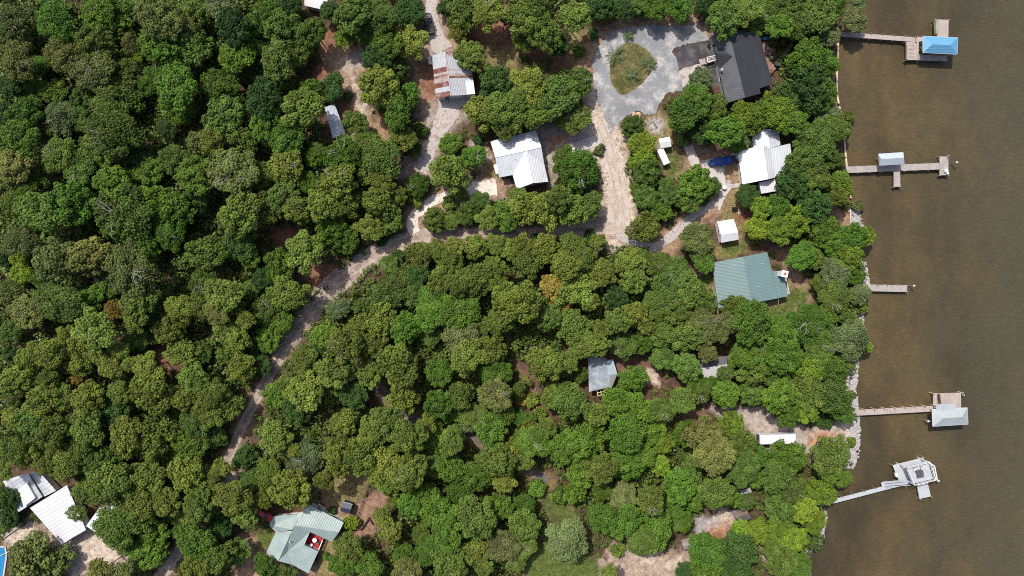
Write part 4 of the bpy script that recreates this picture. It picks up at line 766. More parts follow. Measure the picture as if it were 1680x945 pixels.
def building(name,label,cat,eave,faces,roofm,wallm,gables=(),ze=2.8,ins=0.4,door=0,win=True,thick=0.14,every=3.4,group=None):
    E=[W(p[0],p[1],p[2] if len(p)>2 else ze) for p in eave]
    c=sum(E,Vector())/len(E); root=thing(name,label,cat,(c.x,c.y,0),group)
    I=inset(E,ins); HOUSES.append([(p.x,p.y) for p in E])
    m=MB(); m.prism([Vector((p.x,p.y,p.z-thick-0.02)) for p in I],-0.1)
    for g in gables:
        q=[W(*p) for p in g]; mid=sum(q,Vector())/3; d=Vector((c.x-mid.x,c.y-mid.y,0)).normalized()
        e=(q[1]-q[0]); e.z=0; e.normalize(); nn=Vector((-e.y,e.x,0)); nn=nn if nn.dot(d)>0 else -nn
        q=[p+nn*(ins) for p in q]; q[0]+=e*0.45; q[1]-=e*0.45; q=[Vector((p.x,p.y,p.z-thick-0.06)) for p in q]
        m.hull([p for p in q],[p+nn*0.15 for p in q])
    m.build('wall',wallm,root)
    rm=roofm if isinstance(roofm,list) else [roofm]
    m=MB()
    for f in faces:
        mi=0
        if isinstance(f,tuple): f,mi=f
        m.slab([W(*p) for p in f],thick,mi)
    rf=m.build('roof',rm,root)
    openings(root,I,ze,door,win=win,every=every)
    return root,rf,I
def ridge_cap(rf,pairs,m,w=0.3):
    b=MB()
    for a,c in pairs: b.bar(W(*a)+Vector((0,0,0.02)),W(*c)+Vector((0,0,0.02)),w,0.08)
    b.build('ridge_cap',m,rf)

# 1 the patched cabin: strips of sheet, some rusted
def cabin():
    z0,zr=2.7,4.1
    tl,bl=(708.3,90.5),(715.4,161.4); rt,rb=(730.5,84.4),(739.9,156.8); tr,br=(769.6,83.4),(779.7,155.2)
    E=[W(*tl,z0),W(*tr,z0),W(*br,z0),W(*bl,z0)]; c=sum(E,Vector())/4
    root=thing('cabin','small cabin with grey and rust-red metal sheet roof and white gable','house',(c.x,c.y,0)); HOUSES.append([(p.x,p.y) for p in E])
    I=inset(E,0.35); m=MB(); m.prism([Vector((p.x,p.y,z0-0.15)) for p in I],-0.1)
    for a,b,r in ((I[0],I[1],W(*rt,zr)),(I[3],I[2],W(*rb,zr))):
        d=(b-a).normalized(); q=[Vector((a.x,a.y,z0-0.13)),Vector((b.x,b.y,z0-0.13)),Vector((r.x,r.y,zr-0.2))]
        n_=Vector((-d.y,d.x,0)); n_=n_ if n_.dot(c-a)>0 else -n_
        q[2]=q[2]+n_*0.35*0.9
        m.hull(q,[p+n_*0.12 for p in q])
    m.build('wall',M['wall'],root)
    g=random.Random(5); m=MB(); n=18
    lerp=lambda a,b,t:(a[0]+(b[0]-a[0])*t,a[1]+(b[1]-a[1])*t)
    lc=[0,0,0,0,0,0,1,1,2,1,2,2,1,1,0,0,1,1]; rc=[1,2,0,0,0,0,0,2,0,2,1,0,0,0,0,0,0,0]
    for k in range(n):
        t0,t1=k/n,(k+1)/n; dz=(k%2)*0.015
        for a,b,cc in ((tl,bl,lc),(tr,br,rc)):
            p=[W(*lerp(a,b,t0),z0+dz),W(*lerp(rt,rb,t0),zr+dz),W(*lerp(rt,rb,t1),zr+dz),W(*lerp(a,b,t1),z0+dz)]
            m.slab(p,0.06,cc[k])
    rf=m.build('roof',[M['silver'],M['rust'],M['rusty']],root)
    m=MB(); m.bar(W(*rt,zr)+Vector((0,0,.04)),W(*rb,zr)+Vector((0,0,.04)),0.28,0.06); m.build('ridge_cap',M['rusty'],rf)
    openings(root,I,z0,2)
    # tin porch roof set on the lakeward slope
    m=MB(); m.slab([W(763,131,3.25),W(776,129,2.95),W(779.5,154,2.95),W(766.5,155,3.25)],0.05); m.build('porch_panel',mat('pale_tin_patch',(0.50,0.56,0.62),0.5,0.3,0.8,dirt=(0.7,0.72,0.74,0.5)),rf)
cabin()
for i,(px,py) in enumerate(((706,103),(705,97))):
    m=MB(); c=W(px,py,0.45); m.box((c.x,c.y,0.45),(0.8,0.8,0.9),R(8)); o=m.build('cooling_unit',M['trim'],origin=(c.x,c.y,0),bevel=0.04)
    tag(o,('white boxy cooling unit beside the cabin wall, lower of two','white boxy cooling unit beside the cabin wall, upper of two')[i],'cooling unit','cooling units at the cabin')
# 2 the white cross-gabled house
ze,zr=2.8,4.6
rI=(862.3,247.2,zr); rE=(888.1,241.1,zr); rW=(812.6,258.1,zr); V=(841,287,ze); wB=(874.1,300.4,zr-0.15); E1=(893.2,271,ze)
root,rf,_=building('white_house','white metal cross-gabled house in pale sand beside the sandy road','house',
 [(804.4,231.9),(879,213.7),(893.2,271),(899.7,298.1),(847.7,310.3),(841,287),(818.8,291.2)],
 [[(804.4,231.9,ze),(879,213.7,ze),rE,rW],[rW,rI,V,(818.8,291.2,ze)],[rI,wB,(847.7,310.3,ze),V],[rI,rE,E1],[rI,E1,(899.7,298.1,ze),wB]],M['paleroof'],M['wall'],
 gables=[((804.4,231.9,ze),(818.8,291.2,ze),rW),((879,213.7,ze),E1,rE),((847.7,310.3,ze),(899.7,298.1,ze),wB)],door=5)
ridge_cap(rf,[(rW,rE),(rI,wB)],M['trim'],0.22)
for (x,y,z_) in ((836,241,3.4),(870,232,3.6),(846,262,3.9)):
    m=MB(); u=W(x,y,z_); m.tube(u-Vector((0,0,.5)),u+Vector((0,0,.35)),.09,.09,8); m.build('roof_pipe',M['furn'],rf)
c=W(815,279,0.0); m=MB(); m.box((c.x,c.y,1.3),(0.9,2.2,0.1),R(15)); m.box((c.x-.3,c.y-1,0.62),(0.08,0.08,1.25)); m.box((c.x-.3,c.y+1,0.62),(0.08,0.08,1.25)); m.build('side_awning',M['trim'],root)
# 3 the charcoal-roofed house
ze,zr=3.0,5.6
W0,W1=(1166.9,58.1,ze),(1192,168.9,ze); r0,r1=(1194.7,47.5,zr),(1222.6,159.9,zr)
k0,k1=(1231,52.5,3.9),(1247.8,153.5,3.9); e0,e1=(1246,56,3.2),(1267.6,137.8,3.2); kk=(1246.6,144.8,3.9)
gp=(1203.4,90.5,4.75+0.06); gw=(1174.3,87.3,4.45)
root,rf,I=building('charcoal_house','long house with charcoal shingle roof and small cross gable beside the gravel turnaround','house',
 [W0,(1194.7,49.0),(1231,52.5),(1246,56),(1267.6,137.8),(1246.6,144.8),(1247.8,153.5),(1222.6,160.5),W1],
 [([W0,r0,r1,W1],1),[r0,k0,k1,r1],[k0,e0,e1,kk]],[M['darkroof'],M['shingle']],M['greywall'],  # one shingle in two tones, sunlight put into the inland slope's colour
 gables=[(W1,(1247.8,153.5,ze),r1)],door=8)
m=MB(); gN=(1170.6,72,ze+0.15); gS=(1180.6,112,ze+0.15); Rr=W(1203.5,92.5,5.32); A=W(*gw); m.slab([W(*gN),A,Rr],0.1,0); m.slab([A,W(*gS),Rr],0.1,0)
q=[W(*gN),W(*gS),A]; d=Vector((0.25,-0.06,-0.12)); m.hull([p+d for p in q],[p+d+Vector((.2,0,0)) for p in q],1)
dg=m.build('front_gable',[M['darkroof'],M['greywall']],rf)
m=MB(); c=W(1184.5,114.2,4.4); m.tube(c-Vector((0,0,.7)),c+Vector((0,0,.2)),0.2,0.2,10); m.build('roof_vent',M['trim'],rf)
m=MB(); z=1.0
P=[W(1157.9,96.3,z),W(1174,92.8,z),W(1175.2,99,z),W(1159.6,103.9,z)]; m.slab(P,0.12,0)
for a,b in ((0,1),(0,3),(3,2)):
    m.bar(P[a]+Vector((0,0,.85)),P[b]+Vector((0,0,.85)),0.16,0.1,1)
    for t in (0.02,0.5,0.98): p=P[a].lerp(P[b],t); m.bar(Vector((p.x,p.y,0)),p+Vector((0,0,.85)),0.1,0.1,1)
for k in range(4): p=P[0].lerp(P[3],0.5); m.box((p.x-0.3-0.28*k,p.y,0.85-0.2*k),(0.3,1.3,0.06),R(13),0)
m.build('entry_stair',[M['deck'],M['trim']],root)
def boards(mb, P, thick=0.08, bw=0.16, gap=0.02, along=True, mi=0):
    """planks filling a quad P0..P3, laid across the P0->P1 direction"""
    a,b,c,d=[Vector(p) for p in P]
    if not along: a,b,c,d=b,c,d,a
    n=max(1,int((b-a).length/(bw+gap)))
    for k in range(n):
        t0,t1=k/n,(k+1)/n-gap/max(0.3,(b-a).length)
        mb.slab([a.lerp(b,t0),a.lerp(b,t1),d.lerp(c,t1),d.lerp(c,t0)],thick,mi)
def deck_thing(name,label,quad,z,m_,posts=True,along=True,cat='deck',group=None,bw=0.3):
    P=[W(p[0],p[1],z) for p in quad]; c=sum(P,Vector())/4; root=thing(name,label,cat,(c.x,c.y,0),group)
    b=MB(); boards(b,P,along=along,bw=bw); b.build('deck_boards',m_,root)
    for p in P:
        q=p.lerp(c,0.06); b=MB(); b.bar(Vector((q.x,q.y,-0.1)),Vector((q.x,q.y,z-0.09)),0.14,0.14); b.build('post',M['pile'],root)
    return root
deck_thing('sun_deck','brown board deck along the lake side of the charcoal-roofed house',[(1249,69),(1268,66),(1279,105),(1261,127)],0.6,M['deck4'],bw=0.2)
deck_thing('boardwalk','narrow grey boardwalk slanting from the brown deck into trees',[(1274,98.5),(1303,64.5),(1308,68.5),(1279,104)],0.55,M['deck'],bw=0.25)
# kayak and furniture on the deck
def kayak(px,py,rot):
    c=W(px,py,0.62); m=MB(); rings=[]
    for t,w,h in ((-1,0.03,0.22),(-0.75,0.22,0.12),(-0.3,0.38,0.05),(0.3,0.38,0.05),(0.75,0.22,0.12),(1,0.03,0.22)):
        x=t*1.75; rings.append([Vector((x,-w,h+.16)),Vector((x,-w*.6,h)),Vector((x,w*.6,h)),Vector((x,w,h+.16)),Vector((x,w*.5,h+.24)),Vector((x,-w*.5,h+.24))])
    Rm=Matrix.Rotation(rot,3,'Z'); rings=[[Rm@p+c for p in r] for r in rings]; m.loft(rings)
    root=thing('kayak','blue plastic kayak lying on the brown deck boards','kayak',(c.x,c.y,c.z)); m.build('hull',M['blueplastic'],root,smooth=False)
    for s in (-0.55,0.6):
        m=MB(); p=Rm@Vector((s,0,0.34))+c; m.box(p,(0.55,0.42,0.1),rot); m.build('seat',M['trim'],root,bevel=0.03)
kayak(1258.5,63,R(12))
def lounge(px,py,z,rot,col,label):
    c=W(px,py,z); root=thing('deck_chair',label,'chair',(c.x,c.y,c.z),'chairs on the brown deck')
    Rm=Matrix.Rotation(rot,3,'Z')
    def bx(name,ctr,size,m_,tilt=0):
        m=MB(); m.box((0,0,0),size); Q=Rm@Matrix.Rotation(tilt,3,'X'); m.v=[tuple(Q@Vector(v)+c+Rm@Vector(ctr)) for v in m.v]; m.build(name,m_,root)
    bx('seat',(0,0,.42),(.6,.6,.08),col); bx('backrest',(0,.34,.75),(.6,.08,.6),col,-0.3)
    for s in (-1,1):
        for t in (-1,1): bx('leg',(s*.25,t*.25,.19),(.05,.05,.38),M['furn'])
for i,(x,y,c_,l) in enumerate(((1259,80,'greywall','pale grey chair on the brown deck nearest the kayak'),(1262,90,'greywall','pale grey chair in the middle of the brown deck'),(1265,96,'trim','white chair on the brown deck nearest the boardwalk'))): lounge(x,y,0.6,R(100),M[c_],l)
m=MB(); c=W(1273,107,0.6); m.tube(c,c+Vector((0,0,.85)),0.5,0.45,12); o=m.build('barrel_smoker',M['navy'],origin=c); tag(o,'black round smoker at the lower edge of the brown deck','smoker')
# 4 the white house near the shore
ze=2.9
root,rf,I=building('shore_house','bright white metal-roofed house with low wings near the shore','house',
 [(1210,247.5),(1254,236.5),(1268,291.5),(1218.3,302.4)],
 [[(1210,247.5,ze),(1252,238.2,5.0),(1260.3,294,5.0),(1218.3,302.4,ze)],[(1252,238.2,5.0),(1264,243.2,3.55),(1271,291.5,3.55),(1260.3,294,5.0)]],M['paleroof2'],M['wall'],
 gables=[((1218.3,302.4,ze),(1268,291.5,ze),(1260.3,294,5.0))],door=3)
def wing(root,outline,faces,m_,zw):
    E=[W(p[0],p[1],zw) for p in outline]; I=inset(E,0.3); HOUSES.append([(p.x,p.y) for p in E]); m=MB(); m.prism([Vector((p.x,p.y,zw-.2)) for p in I],-0.1); w=m.build('wing_wall',M['wall'],root)
    m=MB()
    for f in faces: m.slab([W(*p) for p in f],0.12)
    m.build('wing_roof',m_,w)
pw=mat('wing_white_roof',(0.46,0.485,0.525),0.5,0.12,0.4,stripe=(R(8),0.6,0.2),dirt=(0.33,0.345,0.37,0.45))
wing(root,[(1262,245),(1296.5,235.2),(1302,285.2),(1268,291)],[[(1262.5,243.5,3.3),(1296.5,235.2,2.6),(1302,285.2,2.6),(1269,291.5,3.3)]],pw,2.4)
wing(root,[(1233.8,225.7),(1277.5,216.2),(1280,236),(1238,246)],[[(1233.8,225.7,2.5),(1247.5,211.5,2.5),(1259.2,211.5,3.4),(1263,243,3.4),(1238,246,2.5)],[(1259.2,211.5,3.4),(1277.5,214.5,2.6),(1280.5,238,2.6),(1263,243,3.4)]],pw,2.3)
wing(root,[(1245.7,299.5),(1266,293),(1273,290.5),(1276,313),(1248.9,317.8)],[[(1245.7,299.8,2.8),(1271,293.2,2.8),(1276.5,313,2.3),(1248.9,317.8,2.3)]],M['paleroof2'],2.1)
# 5 sheds
def shed(name,label,cat,q,ridge,ze,zr,m_,wm,group=None,door=0):
    """q: tl,tr,br,bl at the eaves; ridge between the tl-bl and tr-br sides"""
    tl,tr,br,bl=[(p[0],p[1],ze) for p in q]; a,b=[(p[0],p[1],zr) for p in ridge]
    return building(name,label,cat,[tl,tr,br,bl],[[tl,tr,b,a],[a,b,br,bl]],m_,wm,gables=[(tl,bl,a),(tr,br,b)],ze=ze,ins=0.18,thick=0.08,every=2.6,door=door,group=group)
shed('yard_shed','tiny white gabled shed on dry grass below the gravel turnaround','shed',[(1080.6,227.8),(1098.6,224.1),(1101.6,240.5),(1083.8,243.2)],[(1082.3,234.2),(1100.3,231.2)],2.1,2.6,M['white'],M['wall'],door=2)
shed('garden_shed','white gabled garden shed above the sea-green roof','shed',[(1176.4,363.4),(1203.5,359.2),(1212,393),(1183.4,398.3)],[(1183,385),(1211,381)],2.3,3.2,M['paleroof2'],M['wall'],door=2)
shed('narrow_outbuilding','long narrow grey metal outbuilding under trees at the inland clearing','outbuilding',[(532.5,176),(549,170.5),(567,220),(546,227)],[(540,173),(556,224)][::1],2.2,2.5,M['silver'],M['greywall']) if False else None
q=[(532.5,176,2.2),(549,170.5,2.2),(567,220,2.2),(546,227,2.2)]; a,b=(540.5,173.2,2.6),(556.5,223.6,2.6)
building('narrow_outbuilding','long narrow grey metal outbuilding under trees at the inland clearing','outbuilding',[p[:2] for p in q],[[q[0],a,b,q[3]],[a,q[1],q[2],b]],M['greyroof'],M['greywall'],gables=[(q[0],q[1],a),(q[3],q[2],b)],ze=2.2,ins=0.25,thick=0.08)
building('top_shed','white roofed shed cut by the top edge of the photo','shed',[(500,-14),(531,-14),(539,18),(499,9)],[[(500,-14,2.5),(531,-14,2.5),(537.5,2,3.0),(499.5,-3,3.0)],[(499.5,-3,3.0),(537.5,2,3.0),(539,18,2.5),(499,9,2.5)]],M['paleroof2'],M['wall'],ze=2.5,ins=0.25,thick=0.08)
# 6 the sea-green roof
ze,zr=2.9,4.2
a,b=(1219.5,421.2,zr),(1234,497.5,zr); TL,TR,BL=(1168.6,431.1,ze),(1258.5,413.1,ze),(1178.5,506,ze)
k0,k1=(1267,444.9,ze+0.15),(1278,488,ze+0.15)
root,rf,I=building('green_roof_house','house with wide sea-green ribbed metal roof and white chimney','house',
 [TL,TR,(1267,444.9),(1286,450.2),(1292.4,486.1),(1278,489),(1233.1,497.4),BL],
 [[TL,a,b,BL],[a,TR,(1278.5,489,ze),b],[(1266.5,443.5,3.1),(1286,449.5,2.75),(1292.4,486.1,2.75),(1276.4,489,3.1)]],M['greenroof'],M['tanwall'],
 gables=[(TL,TR,a),(BL,(1278,489,ze),b)],door=7,thick=0.12)
ridge_cap(rf,[(a,b)],M['greenroof'],0.25)
m=MB(); c=W(1271.5,450,0); m.box((c.x,c.y,2.6),(1.2,1.2,5.2),R(-12),0); m.box((c.x,c.y,5.3),(1.45,1.45,0.2),R(-12),0); ch=m.build('chimney',M['trim'],root)
m=MB(); m.box((c.x,c.y,5.43),(0.55,0.5,0.24),R(-12)); m.build('flue',M['brick'],ch)
m=MB(); m.tube(W(1277,489,2.6),W(1277.5,502,0.3),0.09,0.09,8); m.build('downpipe',M['trim'],root)
m=MB(); p=W(1288,451,0.9); q_=W(1295,482,0.9)
for t in (0,0.25,0.5,0.75,1): u=p.lerp(q_,t); m.bar(Vector((u.x,u.y,0)),u,0.09,0.09)
m.bar(p,q_,0.12,0.08); m.bar(p-Vector((0,0,.4)),q_-Vector((0,0,.4)),0.06,0.06); m.build('porch_rail',M['trim'],root)
m=MB(); m.slab([PX3 for PX3 in (W(1283,450,.25),W(1289,451,.25),W(1296,482,.25),W(1290,486,.25))],0.2); m.build('porch_floor',M['deck'],root)
m=MB()
for t in range(14):
    u=W(1164.5,432,0.0).lerp(W(1181,506,0.0),t/13); m.box((u.x,u.y,0.05),(0.5,0.72,0.1),R(12))
o=m.build('paver_edge',M['brick'],origin=W(1172,470)); tag(o,'reddish paver edging along the inland wall of the sea-green house','edging')
for (x,y,z_) in ((1205,436,3.7),(1244,470,3.75),(1250,432,3.3)):
    m=MB(); u=W(x,y,z_); m.tube(u-Vector((0,0,.5)),u+Vector((0,0,.3)),.09,.09,8); m.build('roof_pipe',M['trim'],rf)
# fire pit and yard bits above the garden shed
c=W(1203.3,343,0); root=thing('barrel_grill','black barrel grill standing on dry grass above the garden shed','grill',(c.x,c.y,0))
m=MB(); m.tube(c+Vector((-.6,0,.85)),c+Vector((.6,0,.85)),0.36,0.36,14); m.build('barrel',M['blackpaint'],root)
for sx in (-.5,.5):
    for sy in (-.25,.25): m=MB(); m.bar(c+Vector((sx,sy,0)),c+Vector((sx*.9,sy*.8,.7)),.06,.06); m.build('leg',M['furn'],root)
m=MB(); m.tube(c+Vector((.45,.1,1.1)),c+Vector((.45,.1,1.6)),.07,.07,8); m.build('smoke_stack',M['furn'],root)
m=MB(); 
for a_,b_ in (((1208,350),(1214,345)),((1211,352),(1214,346)),((1209,346),(1213,351))): m.tube(W(*a_,0.08),W(*b_,0.16),0.05,0.04,6)
o=m.build('driftwood',mat('bleached_wood',(0.6,0.55,0.5),0.9,0.2),origin=W(1211,349)); tag(o,'bleached sticks lying beside the black barrel grill','driftwood')
# 7 slate-blue hipped cottage
ze=2.8; pk=(1000.3,615.3,4.5); r0=(994.1,593,4.0); r1=(991.4,636.8,4.0)
root,rf,I=building('slate_cottage','small slate-blue hip-roofed cottage with timber pergola among the trees','cottage',
 [(966,588.6),(976,582.3),(1005.7,589.5),(1012.9,613.6),(1001,643),(966.4,643)],
 [([(964.6,588.6,ze),(973.6,582.3,ze),r0,pk,r1,(966.4,643,ze)],0),([r0,(1005.7,589.5,ze),(1012.9,613.6,ze),pk],1),([pk,(1012.9,613.6,ze),(1001,643,ze),r1],2)],
 [M['bluegrey'],mat('pale_blue_roof',(0.42,0.50,0.56),0.5,0.12,0.4),mat('light_grey_roof',(0.44,0.46,0.48),0.6,0.12,0.4)],M['greywall'],ze=ze,door=4)  # one roof, with light and shade put into a colour per slope
m=MB(); P=[W(979,640,2.4),W(996,636,2.4),W(998,644.5,2.4),W(981,649.5,2.4)]
for k in range(4): t=k/3; m.bar(P[0].lerp(P[1],t),P[3].lerp(P[2],t),0.16,0.18)
for k in range(3): t=k/2; m.bar(P[0].lerp(P[3],t)+Vector((0,0,.16)),P[1].lerp(P[2],t)+Vector((0,0,.16)),0.16,0.14)
for p in P: m.bar(Vector((p.x,p.y,0)),p,0.14,0.14)
m.build('pergola',M['lumber'],root)
# 8 half-hidden pale roof
a,b=(1145.9,604.6,3.6),(1193,597.5,3.6)
building('half_hidden_house','mostly hidden house, one roof slope pale, one darkened as tree shade, deep among trees','house',[(1141,590),(1194,584),(1197,617),(1150,624)],
 [([(1141,590,2.7),(1194,584,2.7),b,a],1),([a,b,(1197,617,2.7),(1150,624,2.7)],0)],[mat('weathered_pale_roof',(0.46,0.45,0.44),0.7,0.25,0.5,dirt=(0.3,0.28,0.27,0.5)),M['shingle']],M['greywall'],gables=[((1141,590,2.7),(1150,624,2.7),a),((1194,584,2.7),(1197,617,2.7),b)],ze=2.7,thick=0.12)  # both slopes are grey; tree shade is painted on the upper one
# 9 sheds of the bottom lakeside lot
building('grey_lean_to','small grey lean-to roof with white edge poking from the trees','shed',[(1213,806),(1232,800),(1234,808),(1216,812)],[[(1213,806,2.2),(1231,800,2.5),(1233.5,808,2.4),(1216,812,2.1)]],mat('dull_grey_roof',(0.27,0.27,0.28),0.7,0.25,0.6),M['greywall'],ze=2.1,ins=0.15,thick=0.07,win=False)
building('dark_carport','brown and grey roofed open shelter with dark fascia beside the gravel patch','carport',[(1202,842),(1224,834),(1233,851),(1212,858)],[([(1202,842,2.2),(1224,834,2.2),(1228,842,2.6),(1207,850,2.6)],0),([(1207,850,2.6),(1228,842,2.6),(1233,851,2.2),(1212,858,2.2)],1)],[mat('brown_grey_roof',(0.14,0.10,0.08),0.8,0.35,0.6),M['shingle']],M['greywall'],ze=2.2,ins=0.2,thick=0.1,win=False)
building('grey_pump_house','low grey roofed hut at the top of the bottom sand clearing','shed',[(1119,890),(1137,886),(1143,900),(1122,902)],[[(1119,890,1.9),(1137,886,1.9),(1140,893,2.3),(1120.5,896,2.3)],[(1120.5,896,2.3),(1140,893,2.3),(1143,900,1.9),(1122,902,1.9)]],mat('hut_roof',(0.22,0.2,0.2),0.8,0.35,0.7),M['tanwall'],ze=1.9,ins=0.2,thick=0.08,win=False)
# 10 white-roofed compound
zA=2.9
rootA,rfA,I=building('flat_grey_annex','grey flat-roofed annex with raised roof box at the bottom inland corner','house',[(4.9,789.4),(45,775.7),(69.5,814.8),(30.3,840.3)],
 [[(4.9,789.4,zA),(45,775.7,zA+.25),(69.5,814.8,zA+.25),(30.3,840.3,zA)]],M['oldroof'],M['wall'],ze=zA,door=3)
m=MB(); m.prism([W(29.4,804,zA+.75),W(44,792.3,zA+.85),W(57.8,816.8,zA+.85),W(39.2,831.5,zA+.75)],zA+0.02); m.build('roof_box',mat('roof_box_sheet',(0.60,0.64,0.64),0.5,0.2,0.5,dirt=(0.35,0.37,0.38,0.6)),rfA)
rootB,rfB,I=building('white_roof_house','large house with patched bright white sheet roof at the bottom inland corner','house',[(48.9,833.4),(109.6,796),(141,869.6),(101.8,893.1)],
 [[(48.9,833.4,2.7),(80,814.5,3.3),(121,881,3.3),(101.8,893.1,2.7)],[(80,814.5,3.3),(109.6,796,2.9),(141,869.6,2.9),(121,881,3.3)]],M['patchroof'],M['wall'],gables=[((101.8,893.1,2.7),(141,869.6,2.9),(121,881,3.3))],ze=2.7,door=2)
building('link_roof','ribbed grey lean-to linking the grey annex and the white roof','shed',[(51,778),(64,776),(90,806),(72,815.5)],[[(48,776,2.6),(64,774,2.3),(92,805,2.3),(72.5,815,2.6)]],M['oldroof'],M['wall'],ze=2.2,ins=0.15,thick=0.08,win=False)
building('patio_cover','white and grey patio cover half hidden beside the white roof','patio cover',[(143,862),(162,834),(188,830),(170,858),(157,873)],[[(141,863,2.5),(163,833,2.6),(188,829,2.5),(170,858,2.4),(157,873.5,2.4)]],mat('patio_cover_sheet',(0.50,0.54,0.58),0.6,0.3,0.6,dirt=(0.75,0.75,0.76,0.6)),M['wall'],ze=2.4,ins=0.3,thick=0.06,win=False)
deck_thing('plank_walk','narrow grey plank walk running to the pool beside the annex',[(3,877),(51,843),(54,848),(6,884)],0.3,M['deck2'],cat='walkway')
c=W(2,908,0); root=thing('swimming_pool','blue swimming pool at the bottom inland corner with white rail','pool',(c.x,c.y,0)); HOUSES.append([PX(-40,890),PX(10,892),PX(13,950),PX(-40,950)])
m=MB(); P=[W(-45,894,0.06),W(9,897,0.06),W(11,912,0.06),W(6,945,0.06),W(-45,960,0.06)]; m.slab(P,0.05); m.build('pool_water',M['pool'],root)
m=MB(); 
for i in range(len(P)): a_,b_=P[i],P[(i+1)%len(P)]; m.bar(a_+Vector((0,0,.04)),b_+Vector((0,0,.04)),0.35,0.16)
m.build('coping',M['concrete'],root)
m=MB(); m.tube(W(0,912,0.5),W(16,904,0.9),0.06,0.06,8); m.build('rail',M['trim'],root)
# 11 pale green house with red deck
ze,zr=2.8,4.7
Mt,Mb=(500,860,zr),(456.6,920.4,zr); 
root,rf,I=building('pale_green_house','pale green metal house with many gables and an open red deck','house',
 [(436.9,906.5),(452.5,872.8),(441.8,862.2),(449.2,846.6),(488.6,844.1),(508.3,828.6),(564,857.3),(544.4,889.2),(508.3,872.8),(499.2,894.2),(522.2,904.8),(505.8,940.9)],
 [[(436.9,906.5,ze),(452.5,872.8,ze),(474,884,4.1),(478,875,zr),(456.6,920.4,zr)][:2]+[(477.5,874,zr),(456.6,920.4,zr)],
  [(441.8,862.2,ze),(449.2,846.6,ze),(488.6,844.1,3.2),(479.5,869,zr-.1),(452.5,872.8,ze)],
  [(488.6,844.1,3.2),(508.3,828.6,ze),(564,857.3,ze),(556,873,3.9),(485,862,zr),(479.5,869,zr-.1)],
  [(485,862,zr),(556,873,3.9),(544.4,889.2,ze),(508.3,872.8,ze+.1)],
  [(456.6,920.4,zr),(477.5,874,zr),(485,862,zr),(508.3,872.8,ze+.1),(499.2,894.2,ze+.5),(471.5,905.5,3.7)],
  [(456.6,920.4,zr),(471.5,905.5,3.7),(480,926.8,3.5)],
  [(471.5,905.5,3.7),(499.2,894.2,ze+.5),(522.2,904.8,ze),(505.8,940.9,ze),(480,926.8,3.5)]],
 M['celadon'],M['wall'],gables=[((436.9,906.5,ze),(478,926,ze),Mb)],ze=ze,door=10,thick=0.12)
m=MB(); P=[W(499.6,894,0.9),W(508.3,873.2,0.9),W(531,883.8,0.9),W(523,903.6,0.9)]
boards(m,P,0.1,0.25); rd=m.build('red_deck',M['reddeck'],root)
m=MB()
for a_,b_ in ((P[2],P[3]),):
    m.bar(a_+Vector((0,0,.9)),b_+Vector((0,0,.9)),0.18,0.08)
    for t in (0,.33,.66,1): u=a_.lerp(b_,t); m.bar(Vector((u.x,u.y,0)),u+Vector((0,0,.9)),.1,.1)
m.build('railing',M['trim'],rd)
m=MB(); u=W(476,888,4.4); m.tube(u-Vector((0,0,.4)),u+Vector((0,0,.5)),0.16,0.14,10); m.build('roof_pipe',M['trim'],rf)
c=W(517.6,884.3,0.9); root=thing('round_table','round white table standing on the red deck','table',(c.x,c.y,0.9))
m=MB(); m.tube(c+Vector((0,0,.70)),c+Vector((0,0,.75)),0.52,0.52,24); m.build('tabletop',M['white'],root)
m=MB(); m.tube(c,c+Vector((0,0,.70)),0.06,0.05,10); m.tube(c,c+Vector((0,0,.06)),0.28,0.25,14); m.build('pedestal',M['furn'],root)
for i,(x,y,rt,l) in enumerate(((522.5,890,R(-40),'dark chair on the red deck between the white table and railing'),(511.5,893,R(150),'white chair on the red deck nearest the pale green roof'))):
    lounge(x,y,0.9,rt,M['furn'] if i==0 else M['trim'],l)
c=W(572,828,0); root=thing('navy_shed','small navy metal garden shed with pale top edge on yard grass','shed',(c.x,c.y,0)); HOUSES.append([(c.x-1.5,c.y-1.5),(c.x+1.5,c.y-1.5),(c.x+1.5,c.y+1.5),(c.x-1.5,c.y+1.5)])
m=MB(); m.box((c.x,c.y,1.1),(2.0,1.9,2.2),R(-15)); w=m.build('wall',M['navy'],root)
m=MB(); a_=Matrix.Rotation(R(-15),3,'Z'); 
for s in (-1,1): m.slab([a_@Vector((-1.15,0,2.55))+Vector((c.x,c.y,0)),a_@Vector((1.15,0,2.55))+Vector((c.x,c.y,0)),a_@Vector((1.15,s*1.1,2.15))+Vector((c.x,c.y,0)),a_@Vector((-1.15,s*1.1,2.15))+Vector((c.x,c.y,0))],0.06)
rf=m.build('roof',M['navy'],root); m=MB(); m.bar(a_@Vector((-1.15,1.12,2.16))+Vector((c.x,c.y,0)),a_@Vector((1.15,1.12,2.16))+Vector((c.x,c.y,0)),0.12,0.1); m.build('eave_trim',M['silver'],rf)
m=MB()
u0,u1,u2=W(592,868.7,0),W(606,848.5,0),W(612.5,859.5,0)
for a_,b_ in ((u0,u1),(u1,u2)): m.bar(a_+Vector((0,0,.35)),b_+Vector((0,0,.35)),0.22,0.7)
o=m.build('caret_shadow_bars',M['darkwood'],origin=u1); tag(o,'dark bent bars standing for a caret-shaped shadow on red dirt','retaining edge')  # dark bars added in place of a cast shadow on the dirt
root=thing('wire_fence','thin dark wire fence along the red dirt yard','fence',tuple(W(592,835)))
pts=[W(602,806),W(596,822),W(589,840),W(584,856)]
for p in pts: m=MB(); m.bar(p,p+Vector((0,0,1.2)),.09,.09); m.build('post',M['darkwood'],root)
m=MB()
